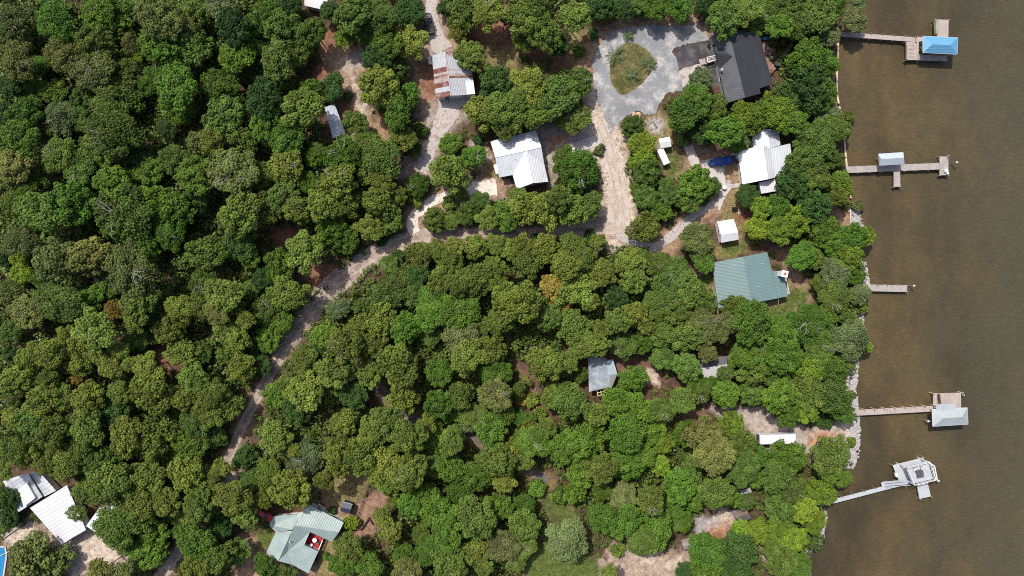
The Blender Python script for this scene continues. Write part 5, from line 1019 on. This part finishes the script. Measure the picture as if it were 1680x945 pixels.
for a_,b_ in zip(pts[:-1],pts[1:]):
    for z in (0.3,0.7,1.15): m.bar(a_+Vector((0,0,z)),b_+Vector((0,0,z)),.05,.05)
m.build('wire',M['darkwood'],root)
# red picnic set beside the pale green house
c=W(526,834,0); root=thing('picnic_table','red picnic table with white frame beside the pale green house','table',(c.x,c.y,0)); a_=Matrix.Rotation(R(-35),3,'Z')
def rb(name,ctr,size,mm): 
    m=MB(); m.box((0,0,0),size); m.v=[tuple(a_@(Vector(v)+Vector(ctr))+c) for v in m.v]; m.build(name,mm,root)
rb('tabletop',(0,0,.74),(1.9,.8,.06),M['reddeck']); rb('bench',(0,.75,.45),(1.9,.28,.06),M['trim']); rb('bench',(0,-.75,.45),(1.9,.28,.06),M['trim'])
for s in (-.7,.7): rb('leg',(s,0,.36),(.1,1.5,.08),M['trim']); rb('leg',(s,0,.35),(.08,.12,.7),M['trim'])

# ------------------------------------------------------------------ vehicles
def wheel(root,p,axis,r=0.33,w=0.2):
    m=MB(); m.tube(p-axis*w/2,p+axis*w/2,r,r,16); ty=m.build('wheel',M['rubber'],root)
    m=MB(); m.tube(p-axis*(w/2+.01),p+axis*(w/2+.01),r*.55,r*.55,12); m.build('rim',M['steel'],ty)
def car(name,label,px,py,rot,paint,L=4.5,Wd=1.8,truck=False):
    c=W(px,py,0); root=thing(name,label,'truck' if truck else 'car',(c.x,c.y,0)); Q=Matrix.Rotation(rot,3,'Z'); T=lambda v:Q@Vector(v)+c
    def sec(x,w,zb,zt,wt): return [T((x,-w,zb)),T((x,-w,zb+(zt-zb)*.6)),T((x,-wt,zt)),T((x,wt,zt)),T((x,w,zb+(zt-zb)*.6)),T((x,w,zb))]
    h=L/2; w=Wd/2
    m=MB(); m.loft([sec(-h,w*.82,.4,.80,w*.72),sec(-h*.93,w*.96,.25,.95,w*.84),sec(-h*.5,w,.22,.98,w*.9),sec(h*.3,w,.22,.98,w*.9),sec(h*.75,w*.97,.22,.88,w*.84),sec(h*.95,w*.88,.25,.74,w*.72),sec(h,w*.74,.38,.62,w*.6)])
    m.build('body',paint,root,bevel=0.03)
    x0,x1=(-h*.1,h*.42) if truck else (-h*.72,h*.42)
    m=MB(); m.loft([sec(x0-.12,w*.86,.93,1.0,w*.8),sec(x0+.35,w*.84,.93,1.42,w*.66),sec(x1-.75,w*.84,.93,1.44,w*.66),sec(x1,w*.86,.93,.98,w*.8)]); m.build('cabin_glass',M['glass'],root)
    m=MB(); m.slab([T((x0+.38,-w*.64,1.47)),T((x1-.78,-w*.64,1.47)),T((x1-.78,w*.64,1.47)),T((x0+.38,w*.64,1.47))],.05); m.build('roof_panel',paint,root)
    if truck:
        for s in (-1,1): m=MB(); m.bar(T((-h*.95,s*w*.88,1.05)),T((x0-.15,s*w*.88,1.05)),.12,.3); m.build('bed_side',paint,root)
        m=MB(); m.bar(T((-h*.96,-w*.85,1.05)),T((-h*.96,w*.85,1.05)),.1,.3); m.build('tailgate',M['trim'],root)
    ax=Q@Vector((0,1,0))
    for sx in (-.62,.62):
        for sy in (-1,1): wheel(root,T((h*sx,sy*(w-.1),.33)),ax)
    for s in (-1,1):
        m=MB(); p=T((h*.95,s*w*.62,.68)); m.box(p,(.2,.34,.14),rot); m.build('headlight',M['trim'],root)
        m=MB(); p=T((-h*.985,s*w*.68,.72)); m.box(p,(.1,.3,.16),rot); m.build('tail_light',M['redpaint'],root)
        m=MB(); m.box(T((x1-.25,s*(w+.06),1.0)),(.14,.2,.12),rot); m.build('side_mirror',paint,root)
car('black_car','black pickup parked on the sandy drive above the rusty cabin',703.5,40,R(100),M['blackpaint'],4.9,1.95,True)
car('red_car','red car parked under trees beside the pale green house',436,842,R(-35),M['redpaint'],4.3,1.8)
car('green_car','dark green car half hidden in weeds below the grey outbuilding',590,232,R(18),M['greenpaint'],4.3,1.75)
# boat under a blue cover on its trailer
def boat():
    c=W(1180,266,0); rot=R(188); Q=Matrix.Rotation(rot,3,'Z'); T=lambda v:Q@Vector(v)+c
    root=thing('boat_trailer','galvanised boat trailer under the blue covered boat','trailer',(c.x,c.y,0))
    m=MB()
    for s in (-1,1): m.bar(T((-2.4,s*.75,.45)),T((1.6,s*.75,.45)),.09,.1); m.bar(T((1.6,s*.75,.45)),T((3.0,s*.06,.45)),.09,.1)
    for x in (-2.2,-.8,.8): m.bar(T((x,-.8,.5)),T((x,.8,.5)),.1,.1)
    m.bar(T((2.9,0,.45)),T((3.75,0,.45)),.1,.1); m.build('frame',M['steel'],root)
    m=MB(); m.tube(T((3.5,.16,.05)),T((3.5,.16,.75)),.05,.05,8); m.build('jack',M['trim'],root)
    for s in (-1,1):
        wheel(root,T((-.9,s*.95,.32)),Q@Vector((0,1,0)),.32,.22)
        m=MB(); m.loft([[T((-.9+.42*math.cos(t),s*.95-.15,.34+.42*math.sin(t))),T((-.9+.42*math.cos(t),s*.95+.15,.34+.42*math.sin(t))),T((-.9+.38*math.cos(t),s*.95+.15,.34+.38*math.sin(t))),T((-.9+.38*math.cos(t),s*.95-.15,.34+.38*math.sin(t)))] for t in [math.pi*k/8 for k in range(9)]]); m.build('mudguard',M['steel'],root)
    b=thing('boat','boat under a rumpled blue cover parked on a trailer','boat',(c.x,c.y,.55))
    xs=[(-2.75,.82),(-1.5,.9),(0,.92),(1.1,.85),(2.0,.64),(2.6,.38),(2.85,.05)]
    m=MB(); m.loft([[T((x,-w,1.15)),T((x,-w*.75,.72)),T((x,0,.56+.12*max(0,x-1.5))),T((x,w*.75,.72)),T((x,w,1.15))] for x,w in xs]); m.build('hull',M['navy'],b)
    g=random.Random(2); m=MB(); rings=[]
    for x in np.arange(-2.78,2.9,0.28):
        w=float(np.interp(x,[a for a,_ in xs],[a for _,a in xs]))+.05; hgt=1.2+.45*math.exp(-((x+.2)/1.2)**2)+.18*math.exp(-((x+2.3)/.5)**2)
        rings.append([T((x,math.cos(t)*w,1.05+(hgt-1.0)*max(0,math.sin(t))**.8+g.uniform(-.03,.03))) for t in [math.pi*k/10 for k in range(11)]])
    m.loft(rings); m.build('cover',M['bluecover'],b,smooth=True)
    m=MB(); m.box(T((-3.0,0,.95)),(.5,.45,.9),rot); m.build('outboard_motor',M['navy'],b,bevel=.06)
boat()
# camper trailer
P0,P1=W(1247.5,722,3),W(1309,720.5,3); c=(P0+P1)/2; rot=math.atan2((P1-P0).y,(P1-P0).x); L=(P1-P0).length; Q=Matrix.Rotation(rot,3,'Z'); T=lambda v:Q@Vector(v)+Vector((c.x,c.y,0))
root=thing('camper_trailer','long white camper trailer parked on the shore sand under leaves','camper',(c.x,c.y,0)); HOUSES.append([tuple(T((sx*L/2,sy*1.2,0)))[:2] for sx,sy in ((-1,-1),(1,-1),(1,1),(-1,1))])
m=MB(); m.loft([[T((x,-1.08,z0_)),T((x,-1.08,z1_)),T((x,-.9,z1_+.15)),T((x,.9,z1_+.15)),T((x,1.08,z1_)),T((x,1.08,z0_))] for x,z0_,z1_ in ((-L/2,.6,2.5),(-L/2+.3,.5,2.85),(L/2-.5,.5,2.85),(L/2,.7,2.3))]); m.build('body',M['white'],root,bevel=.05)
for x in (-L/2+1.2,-L/2+2.2): m=MB(); m.tube(T((x,.05,2.98)),T((x,.05,3.12)),.26,.2,14); m.build('roof_vent',M['trim'],root)
m=MB(); m.box(T((1.2,0,3.12)),(.9,.7,.25),rot); m.build('air_conditioner',M['trim'],root,bevel=.05)
for x in (-2.4,-.6,2.6): m=MB(); m.box(T((x,-1.085,1.9)),(.9,.06,.6),rot); m.build('window',M['glass'],root)
m=MB(); m.box(T((1.0,-1.085,1.6)),(.7,.06,1.9),rot); m.build('door',M['trim'],root)
m=MB(); m.box(T((-L/2-.02,0,1.5)),(.06,1.9,1.6),rot); m.build('end_panel',M['navy'],root)
for x in (-.5,.4):
    for s in (-1,1): wheel(root,T((x,s*1.0,.33)),Q@Vector((0,1,0)))
m=MB(); m.bar(T((-L/2+.1,0,.5)),T((-L/2-1.0,0,.5)),.1,.1); m.build('hitch',M['steel'],root)
# white utility trailer next to the tiny shed
c=W(1085.5,259,0); root=thing('utility_trailer','long white box trailer half hidden under leaves beside the tiny shed','trailer',(c.x,c.y,0)); rot=R(-65); Q=Matrix.Rotation(rot,3,'Z'); T=lambda v:Q@Vector(v)+c
m=MB(); m.box(T((0,0,1.15)),(3.9,1.5,1.4),rot); m.build('body',M['white'],root,bevel=.06)
for s in (-1,1): wheel(root,T((0,s*.82,.32)),Q@Vector((0,1,0)))
m=MB(); m.bar(T((-1.9,0,.5)),T((-2.8,0,.5)),.09,.09); m.build('hitch',M['steel'],root)
# small posts and yard pieces
def yard_post(px,py,h,label,cat='post'):
    p=W(px,py,0); root=thing('yard_post',label,cat,tuple(p)); m=MB(); m.tube(p,p+Vector((0,0,h)),.07,.06,8); m.build('pole',M['trim'],root); m=MB(); m.tube(p+Vector((0,0,h)),p+Vector((0,0,h+.25)),.22,.1,10); m.build('lamp_head',M['white'],root)
yard_post(1073.5,203.5,1.6,'white yard post in the pale circle above the tiny shed'); yard_post(1056.5,201,1.0,'short white yard post below the gravel turnaround rocks')
p=W(1186.5,308,0); m=MB(); m.tube(p+Vector((0,0,0)),p+Vector((0,0,.9)),.45,.5,16); o=m.build('water_tank',M['white'],origin=p); tag(o,'round white tank at the tip of the concrete pad','tank')
p=W(1203,254,0); m=MB(); m.box((p.x,p.y,.35),(1.1,.4,.7),R(10)); m.box((p.x-.4,p.y,.8),(.3,.4,.25),R(10)); o=m.build('white_cart',M['trim'],origin=p,bevel=.04); tag(o,'small white cart beside the shore house corner','cart')
p=W(1339.5,199,0); root=thing('garden_swing','small blue-grey roofed garden swing among the shore trees','swing',tuple(p)); Q=Matrix.Rotation(R(-38),3,'Z')
m=MB(); m.slab([Q@Vector((x,y,2.6))+p for x,y in ((-1,-.7),(1,-.7),(1,.7),(-1,.7))],.06); m.build('canopy',mat('swing_canvas',(0.45,0.52,0.6),0.8,0.2),root)
m=MB(); m.slab([Q@Vector((x,y,.5))+p for x,y in ((-.8,-.3),(.8,-.3),(.8,.3),(-.8,.3))],.08); m.build('seat',M['trim'],root)
for sx in (-.95,.95):
    for sy in (-.6,.6): m=MB(); m.bar(Q@Vector((sx,sy,0))+p,Q@Vector((sx,sy,2.55))+p,.08,.08); m.build('leg',M['furn'],root)
p=W(910,705,0); m=MB(); m.tube(W(898,716,.25),W(917,704,.3),.28,.2,8); o=m.build('fallen_log',mat('pale_log',(0.42,0.32,0.24),.9,.3),origin=p); tag(o,'pale fallen log lying in a dark gap below the slate cottage','log')
p=W(909.5,711,0); m=MB(); m.tube(p+Vector((0,0,0)),p+Vector((0,0,.5)),.3,.25,10); o=m.build('white_bucket',M['white'],origin=p); tag(o,'white bucket standing on the fallen log gap','bucket')
m=MB(); m.tube(W(161,544,5.0),W(204,541,5.4),.32,.26,8); m.tube(W(204,541,5.4),W(206,540.5,0),.2,.26,8); o=m.build('leaning_snag',mat('dark_snag',(0.06,0.045,0.035),.95,.3),origin=W(206,540.5)); tag(o,'long dark dead limb lying across pine crowns in the inland woods','dead limb')
# rubbish and plants in pots at the lane fork
p=W(531,472,0); m=MB(); m.tube(p,p+Vector((0,0,1.1)),.32,.36,12); m.tube(p+Vector((.75,.2,0)),p+Vector((.75,.2,1.0)),.3,.34,12); o=m.build('waste_bin',M['furn'],origin=p)
tag(o,'pair of dark waste bins joined at the lane bend','bin')
# rocks at the gravel turnaround
g=random.Random(9)
for i,(x,y,l) in enumerate(((1047,189,'big tan rock on the lower rim of the gravel turnaround'),(1040,187,'smaller tan rock inland of the big rim rock'))):
    p=W(x,y,0.2); bm=bmesh.new(); bmesh.ops.create_icosphere(bm,subdivisions=2,radius=.75-.25*i)
    for v in bm.verts: v.co*=g.uniform(.8,1.15); v.co.z*=.6
    me=bpy.data.meshes.new('rock'); bm.to_mesh(me); bm.free(); me.materials.append(mat('tan_rock',(0.42,0.30,0.2),.9,.3,1.5)); o=bpy.data.objects.new('rock',me); C.objects.link(o); o.location=p; tag(o,l,'rock','rocks at the turnaround rim')
# sprawling palms on the island lawn
def palm(px,py,r,label,seed):
    p=W(px,py,0); root=thing('palm_shrub',label,'palm',tuple(p),'palm shrubs on the island lawn'); q=random.Random(seed)
    m=MB(); m.tube(p,p+Vector((0,0,.5)),.16,.12,8); m.build('trunk',M['bark'],root)
    C_=[];Nn=[];Sz=[]
    for k in range(22):
        a=q.uniform(0,6.28); l=r*q.uniform(.7,1.1); up=q.uniform(.3,1.3)
        for j in range(12):
            t=(j+1)/12; z=.5+up*t*1.6-1.5*t*t*(.5+.5*up); z=max(.1,z)
            for s in (-1,1):
                off=Vector((-math.sin(a),math.cos(a),0))*s*.10*(1-.4*t)
                C_.append((math.cos(a)*l*t+off.x,math.sin(a)*l*t+off.y,z)); Nn.append((q.gauss(0,.3),q.gauss(0,.3),1)); Sz.append(.15)
    me=leaf_mesh('frond',np.array(C_),unit(np.array(Nn)),np.array(Sz),nrg.uniform(.3,.9,len(C_)),.4); o=bpy.data.objects.new('fronds',me); C.objects.link(o); o.parent=root; o.color=(0.075,0.11,0.042,1)
palm(1008,93,2.3,'sprawling palm shrub at the inland top of the island lawn',1); palm(1063,106,2.1,'sprawling palm shrub at the lakeward edge of the island lawn',2); palm(1036,124,1.7,'yellowish palm shrub at the lower middle of the island lawn',3); palm(1030,60,1.3,'small palm shrub at the top rim of the turnaround',4)

# ------------------------------------------------------------------ piers
ZD=0.55
def pier(name,label):
    return lambda px,py: thing(name,label,'pier',(W(px,py,0).x,W(px,py,0).y,-0.7),'piers along the shore')
def walkway(root,name,a,b,wpx,m_,z=ZD,bw=0.34,post_every=2.6,posts=M['pile'],above=0.0,sides=(1,-1)):
    A=W(a[0],a[1],z); B=W(b[0],b[1],z); d=(B-A).normalized(); n=Vector((-d.y,d.x,0)); w=wpx*S/2
    m=MB(); boards(m,[A-n*w,B-n*w,B+n*w,A+n*w],0.06,bw,0.025)
    for s in (-.8,.8): m.bar(A+n*w*s-Vector((0,0,.17)),B+n*w*s-Vector((0,0,.17)),.1,.2)
    m.build(name,m_,root)
    k=max(2,int((B-A).length/post_every)+1)
    for i in range(k):
        for s in sides:
            p=A.lerp(B,i/(k-1))+n*s*(w+.10); q=MB(); q.tube(Vector((p.x,p.y,-2.2)),Vector((p.x,p.y,z+.12+above)),.11,.10,8); q.build('piling',posts,root)
def platform(root,name,quad,m_,z=ZD,bw=0.34,along=True,posts=M['pile'],pil=True,up=.15):
    P=[W(p[0],p[1],z) for p in quad]; m=MB(); boards(m,P,0.06,bw,0.025,along); c=sum(P,Vector())/4
    for i in range(4): m.bar(P[i].lerp(c,.04)-Vector((0,0,.17)),P[(i+1)%4].lerp(c,.04)-Vector((0,0,.17)),.1,.2)
    m.build(name,m_,root)
    if pil:
        for p in P:
            q=MB(); u=p+(p-c).normalized()*.05; q.tube(Vector((u.x,u.y,-2.2)),Vector((u.x,u.y,z+up)),.13,.12,8); q.build('piling',posts,root)
    return P
def hip(root,q,ridge,ze,zr,m_,posts=True):
    a,b,c,d=[W(p[0],p[1],ze) for p in q]; r0,r1=[W(p[0],p[1],zr) for p in ridge]
    m=MB()
    for f in ([a,b,r1,r0],[b,c,r1],[c,d,r0,r1],[d,a,r0]): m.slab(f,.08)
    rf=m.build('boathouse_roof',m_,root)
    cc=(a+b+c+d)/4
    m=MB()
    for u,v in ((a,b),(b,c),(c,d),(d,a)): m.bar(u-Vector((0,0,.1)),v-Vector((0,0,.1)),.10,.16)
    m.build('fascia',M['trim'],rf)
    for p in (a,b,c,d,(a+b)/2,(c+d)/2):
        u=p.lerp(cc,.32); m=MB(); m.tube(Vector((u.x,u.y,-2.2)),Vector((u.x,u.y,ze-.1)),.14,.13,8); m.build('roof_post',M['pile'],root)
    return rf
# pier 1
r=pier('blue_roof_pier','weathered pier with sky-blue hip-roofed boathouse, topmost of the piers')(1440,60)
walkway(r,'walkway',(1372,55.5),(1503,65.0),7.5,M['deck'],posts=M['pile'],above=.25)
platform(r,'platform',[(1486.6,68.5),(1507.5,69),(1506.9,98.6),(1485.9,98.6)],M['deck'],along=False)
platform(r,'walkway',[(1502,61),(1534,59.5),(1534,65),(1502,69)],M['deck'])
platform(r,'catwalk',[(1507.8,90),(1554.7,91.4),(1554,99.9),(1507.6,98.6)],M['deck2'])
platform(r,'sun_platform',[(1533.7,31.8),(1556.6,32.4),(1556,62),(1533.7,60.6)],M['deck'],z=ZD+.1)
P=[W(1488,71,ZD+.45),W(1488,97,ZD+.45)]; m=MB()
m.bar(P[0],P[1],.45,.07); m.bar(P[0]+Vector((-.25,0,.4)),P[1]+Vector((-.25,0,.4)),.06,.3)
for t in (.05,.5,.95): u=P[0].lerp(P[1],t); m.bar(Vector((u.x,u.y,ZD)),u,.1,.1)
m.build('bench',M['deck'],r)
m=MB()
for y in (75,81,87,93): m.bar(W(1491,y,ZD+.03),W(1499,y,ZD+.03),.12,.06)
m.build('deck_battens',M['pile'],r)
m=MB(); m.box(W(1535.5,45,ZD+.45),(.5,3.2,.7),0); m.build('net_bin',mat('algae_wood',(0.22,0.26,0.17),.9,.4),r)
rf=hip(r,[(1514.7,59.3),(1571.7,61.9),(1570.4,88.8),(1514.7,86.1)],[(1529.8,72.6),(1558.6,73.9)],3.3,4.4,M['blueroof'])
# pier 2
r=pier('shelter_pier','grey pier with pale gabled boat shelter and cross-shaped end, second from the top')(1465,275)
walkway(r,'walkway',(1388,278.6),(1541.5,272.6),10.5,M['deck2'])
platform(r,'end_platform',[(1541.8,256.8),(1556,256.8),(1556,287.6),(1541.8,287.6)],M['deck2'],along=False)
platform(r,'finger_dock',[(1466.9,281),(1476.7,281),(1477.4,306.6),(1466.9,306.6)],M['deck2'],along=False)
ze,zr=3.0,3.9
a,b,c,d=[(1440.7,252.3,ze),(1482,249.6,ze),(1483.9,269.3,ze),(1442.7,271.9,ze)]; r0,r1=(1446,261,zr),(1483.2,258.6,zr)
m=MB()
for f in ([a,b,r1,r0],[r0,r1,c,d],[a,r0,d]): m.slab([W(*p) for p in f],.08)
m.build('boathouse_roof',mat('pale_blue_metal',(0.36,0.41,0.445),.5,.1,.3,stripe=(R(2),0.45,0.12)),r)
for p in (a,b,c,d): u=W(*p).lerp(W(1466,261.5,ze),.42); m=MB(); m.tube(Vector((u.x,u.y,-2.2)),Vector((u.x,u.y,ze-.06)),.13,.12,8); m.build('roof_post',M['pile'],r)
m=MB(); m.tube(W(1556,256,-.7),W(1556.5,255.5,1.7),.1,.1,8); m.build('lamp_post',M['trim'],r)
m=MB(); m.box(W(1552,280,ZD+.3),(.8,.7,.5),R(20)); m.box(W(1554.5,284.5,ZD+.25),(.5,.5,.4)); m.build('storage_box',M['trim'],r,bevel=.04)
# pier 3
r=pier('short_pier','short plain grey pier without a roof, middle of the piers')(1450,472)
platform(r,'walkway',[(1414,466.5),(1488.3,468.3),(1488.3,479),(1414,477.5)],M['deck2'],posts=M['pile'])
for x in (1437,1453,1470): m=MB(); p=W(x,467.3,0); m.tube(Vector((p.x,p.y,-2.2)),Vector((p.x,p.y,ZD+.4)),.11,.1,8); m.build('piling',M['pile'],r)
# pier 4
r=pier('brown_pier','pinkish-brown pier with grey hip-roofed boathouse, fourth from the top')(1500,672)
walkway(r,'walkway',(1400,677.6),(1533,670.3),9.4,M['deck'],post_every=2.3,posts=M['lumber'],above=.7,sides=(1,))
platform(r,'platform',[(1530.8,645.5),(1577,644.2),(1577,671),(1530.8,669)],M['deck'],along=True,posts=M['lumber'],up=.6)
m=MB(); m.bar(W(1541,646,ZD+.5),W(1543,662,ZD+.5),.3,.08); m.bar(W(1539,646,ZD+.8),W(1540.5,662,ZD+.8),.06,.35); m.build('bench',M['darkwood'],r)
m=MB(); m.bar(W(1537,658,ZD+.12),W(1544,666,ZD+.12),.25,.1); m.build('loose_board',M['lumber'],r)
m=MB(); 
for s in (0,1): m.tube(W(1579+2.5*s,647,-.9),W(1580+2.5*s,649,1.3),.06,.06,6)
for k in range(4): z=-.4+.4*k; m.bar(W(1579.3,648,z),W(1582,648,z),.06,.06)
m.build('ladder',M['trim'],r)
gr=mat('pale_hip_roof',(0.30,0.335,0.345),.55,.12,.3,stripe=(R(4),.5,.1))
rf=hip(r,[(1529.5,671.7),(1587.1,669.1),(1588.4,696),(1530.8,699.6)],[(1547.8,686.1),(1578.6,684.2)],3.3,4.3,gr)
m=MB(); m.slab([W(1536,663.5,3.42),W(1568,662,3.42),W(1568,672.5,3.45),W(1536,674,3.45)],.06); m.build('roof_extension',gr,rf)
# pier 5
r=pier('two_level_pier','pale grey two-level pier with roof deck and stair, lowest of the piers')(1440,800)
pg=M['deck3']
walkway(r,'walkway',(1345,828.6),(1492,790.2),6.6,pg,bw=.3,posts=M['pile'],above=.25,sides=(1,))
platform(r,'lower_platform',[(1464.4,763.4),(1515,750.5),(1520,792),(1476,792)],pg,z=ZD+.02)
platform(r,'swim_platform',[(1504.3,795),(1522,791.5),(1527.3,814.6),(1508.9,818.5)],pg,z=ZD-.1,along=False,up=.5)
ZU=3.0
P=platform(r,'roof_deck',[(1485,766),(1522,756.4),(1531,785.8),(1496.5,794)],pg,z=ZU,pil=False)
for p in P: u=p.lerp(sum(P,Vector())/4,.04); m=MB(); m.tube(Vector((u.x,u.y,-2.2)),Vector((u.x,u.y,ZU-.2)),.13,.13,8); m.build('deck_post',M['trim'],r)
cc=sum(P,Vector())/4
m=MB()
for a_,b_ in ((P[0],P[1]),(P[1],P[2]),(P[2],P[3]),(P[3],P[0])):
    m.bar(a_+Vector((0,0,.95)),b_+Vector((0,0,.95)),.12,.07); m.bar(a_+Vector((0,0,.5)),b_+Vector((0,0,.5)),.06,.05)
    for t in (0,.25,.5,.75): u=a_.lerp(b_,t); m.bar(u,u+Vector((0,0,.95)),.08,.08)
m.build('railing',M['trim'],r)
# lifts frame on the lake side
F=[W(1521,757,2.9),W(1533,764.5,2.9),W(1537.5,786.5,2.9),W(1530,789,2.9)]
m=MB(); m.bar(F[0],F[1],.22,.16); m.bar(F[1],F[2],.22,.16); m.bar(F[2],F[3],.22,.16); m.bar(F[1]-Vector((.35,.1,0)),F[2]-Vector((.35,-.1,0)),.1,.12)
for p in (F[1],F[2]): m.tube(Vector((p.x,p.y,-2.2)),p,.13,.12,8)
m.build('lift_frame',M['trim'],r)
S0,S1=W(1449.5,794,ZD+.05),W(1489,790.5,ZU-.05); 
m=MB(); d=(S1-S0); dn=Vector((d.x,d.y,0)).normalized(); n=Vector((-dn.y,dn.x,0))
for k in range(14): u=S0.lerp(S1,(k+.5)/14); m.slab([u-dn*.2-n*.42,u+dn*.2-n*.42,u+dn*.2+n*.42,u-dn*.2+n*.42],.05)
for s in (-1,1): m.bar(S0+n*s*.47,S1+n*s*.47,.07,.25); m.bar(S0+n*s*.47+Vector((0,0,.9)),S1+n*s*.47+Vector((0,0,.9)),.1,.07)
m.build('stair',pg,r)
platform(r,'stair_landing',[(1446,792.5),(1455,789.5),(1457,797),(1448,799.5)],pg,z=ZD+.08,pil=False)
u=W(1470.3,779,ZD+.35); m=MB(); m.box(u,(.6,.9,.65),R(12)); m.build('storage_box',M['white'],r,bevel=.05)
def place_top(): pass
c=W(1507,777,ZU); root=thing('patio_table','dark slatted table standing on the pale two-level pier','table',(c.x,c.y,ZU)); Q=Matrix.Rotation(R(12),3,'Z')
m=MB()
for k in range(6): m.box(Q@Vector((0,-.55+.22*k,.72))+c,(1.5,.17,.05),R(12))
m.build('tabletop',M['furn'],root)
for sx in (-.65,.65):
    for sy in (-.45,.45): m=MB(); m.bar(Q@Vector((sx,sy,0))+c,Q@Vector((sx,sy,.7))+c,.07,.07); m.build('leg',M['furn'],root)
c=W(1506,771.5,ZU); root=thing('patio_bench','dark bench above the slatted table on the two-level pier','bench',(c.x,c.y,ZU)); m=MB(); m.box(c+Vector((0,0,.42)),(1.6,.4,.07),R(12)); m.build('seat',M['furn'],root)
for s in (-.7,.7): m=MB(); m.box(c+Q@Vector((s,0,0))+Vector((0,0,.19)),(.07,.38,.38),R(12)); m.build('leg',M['furn'],root)
for i,(x,y,l) in enumerate(((1499,769,'white chair on the pier roof deck at the inland side'),(1511,767,'white chair on the pier roof deck at the lake side'))): lounge(x,y,ZU,R(12),M['trim'],l)
# white capped mooring posts out in the lake
for px,py,l in ((1571,266.3,'white capped mooring post off the end of the shelter pier'),(1500.5,469,'white capped mooring post off the end of the short pier'),(1524,691.5,'white capped mooring post beside the brown pier boathouse'),(1540.5,789.3,'white capped mooring post beside the two-level pier')):
    t=W(px,py,1.5); root=thing('mooring_post',l,'mooring post',(t.x,t.y,-.7),'mooring posts in the lake'); m=MB(); m.tube(Vector((t.x,t.y,-2.3)),Vector((t.x,t.y,1.35)),.13,.12,10); m.build('pole',M['pile'],root)
    m=MB(); m.tube(Vector((t.x,t.y,1.35)),Vector((t.x,t.y,1.7)),.26,.08,12); m.build('cap',M['white'],root)
# bulkhead along the upper shore
def bulkhead(y0,y1,label):
    ys=np.arange(y0,y1+.1,10.0); pts=[]
    for y in ys: wy=PX(0,y)[1]; pts.append(Vector((float(shore_at(wy))-.15,wy,0)))
    root=thing('bulkhead',label,'seawall',tuple(pts[0]),'wooden seawalls of the shore'); m=MB()
    for a_,b_ in zip(pts[:-1],pts[1:]): m.bar(a_+Vector((0,0,.12)),b_+Vector((0,0,.12)),.42,.12)
    m.build('cap_board',M['lumber'],root); m=MB()
    for a_,b_ in zip(pts[:-1],pts[1:]): m.bar(a_+Vector((.1,0,-.85)),b_+Vector((.1,0,-.85)),.12,1.75)
    m.build('face_boards',M['pile'],root)
bulkhead(-10,170,'tan capped wooden seawall beside the blue-roofed pier'); bulkhead(175,330,'tan capped wooden seawall either side of the shelter pier')
m=MB(); m.tube(W(1394.5,334,.15),W(1396,368,.15),.13,.1,8); o=m.build('driftwood',mat('bleached_trunk',(0.55,0.48,0.42),.9,.2),origin=W(1395,350)); tag(o,'bleached bare trunk lying along the sandy shore point','driftwood')

undergrowth(); outer_woods(); grass_tufts(); riprap(); leaf_litter()

# ------------------------------------------------------------------ light and camera
w=bpy.data.worlds.new('World'); sc.world=w; w.use_nodes=True; nt=w.node_tree
bg=nt.nodes['Background']; sky=nt.nodes.new('ShaderNodeTexSky'); sky.sky_type='NISHITA'; sky.sun_disc=False
EL,AZ=R(58),math.atan2(-0.6,0.8)      # towards the sun: up in the photo and inland
sdir=Vector((-0.6*math.cos(EL),0.8*math.cos(EL),math.sin(EL)))
sky.sun_elevation=EL; sky.sun_rotation=AZ
nt.links.new(sky.outputs[0],bg.inputs[0]); bg.inputs[1].default_value=0.13; sky.air_density=0.8; sky.dust_density=3.0; sky.ozone_density=0.6
sun=bpy.data.lights.new('sun','SUN'); sun.energy=3.9; sun.angle=R(0.53); sun.color=(1.0,0.95,0.87)
so=bpy.data.objects.new('sun',sun); C.objects.link(so); so.rotation_euler=sdir.to_track_quat('Z','Y').to_euler(); so.location=(0,0,120)
cam=bpy.data.cameras.new('camera'); cam.sensor_width=36; cam.lens=18.0/(840*S/H); cam.clip_end=2000; cam.clip_start=1
co=bpy.data.objects.new('camera',cam); C.objects.link(co); co.location=(0,0,H); co.rotation_euler=(0,0,0); sc.camera=co
sc.view_settings.view_transform='Standard'; sc.view_settings.look='None'; sc.view_settings.exposure=0.5; sc.view_settings.gamma=1.0
sc.view_settings.use_curve_mapping=False
sc.cycles.pixel_filter_type='BLACKMAN_HARRIS'; sc.cycles.filter_width=1.0; sc.cycles.max_bounces=6; sc.cycles.diffuse_bounces=3; sc.cycles.transparent_max_bounces=4; sc.cycles.use_denoising=False
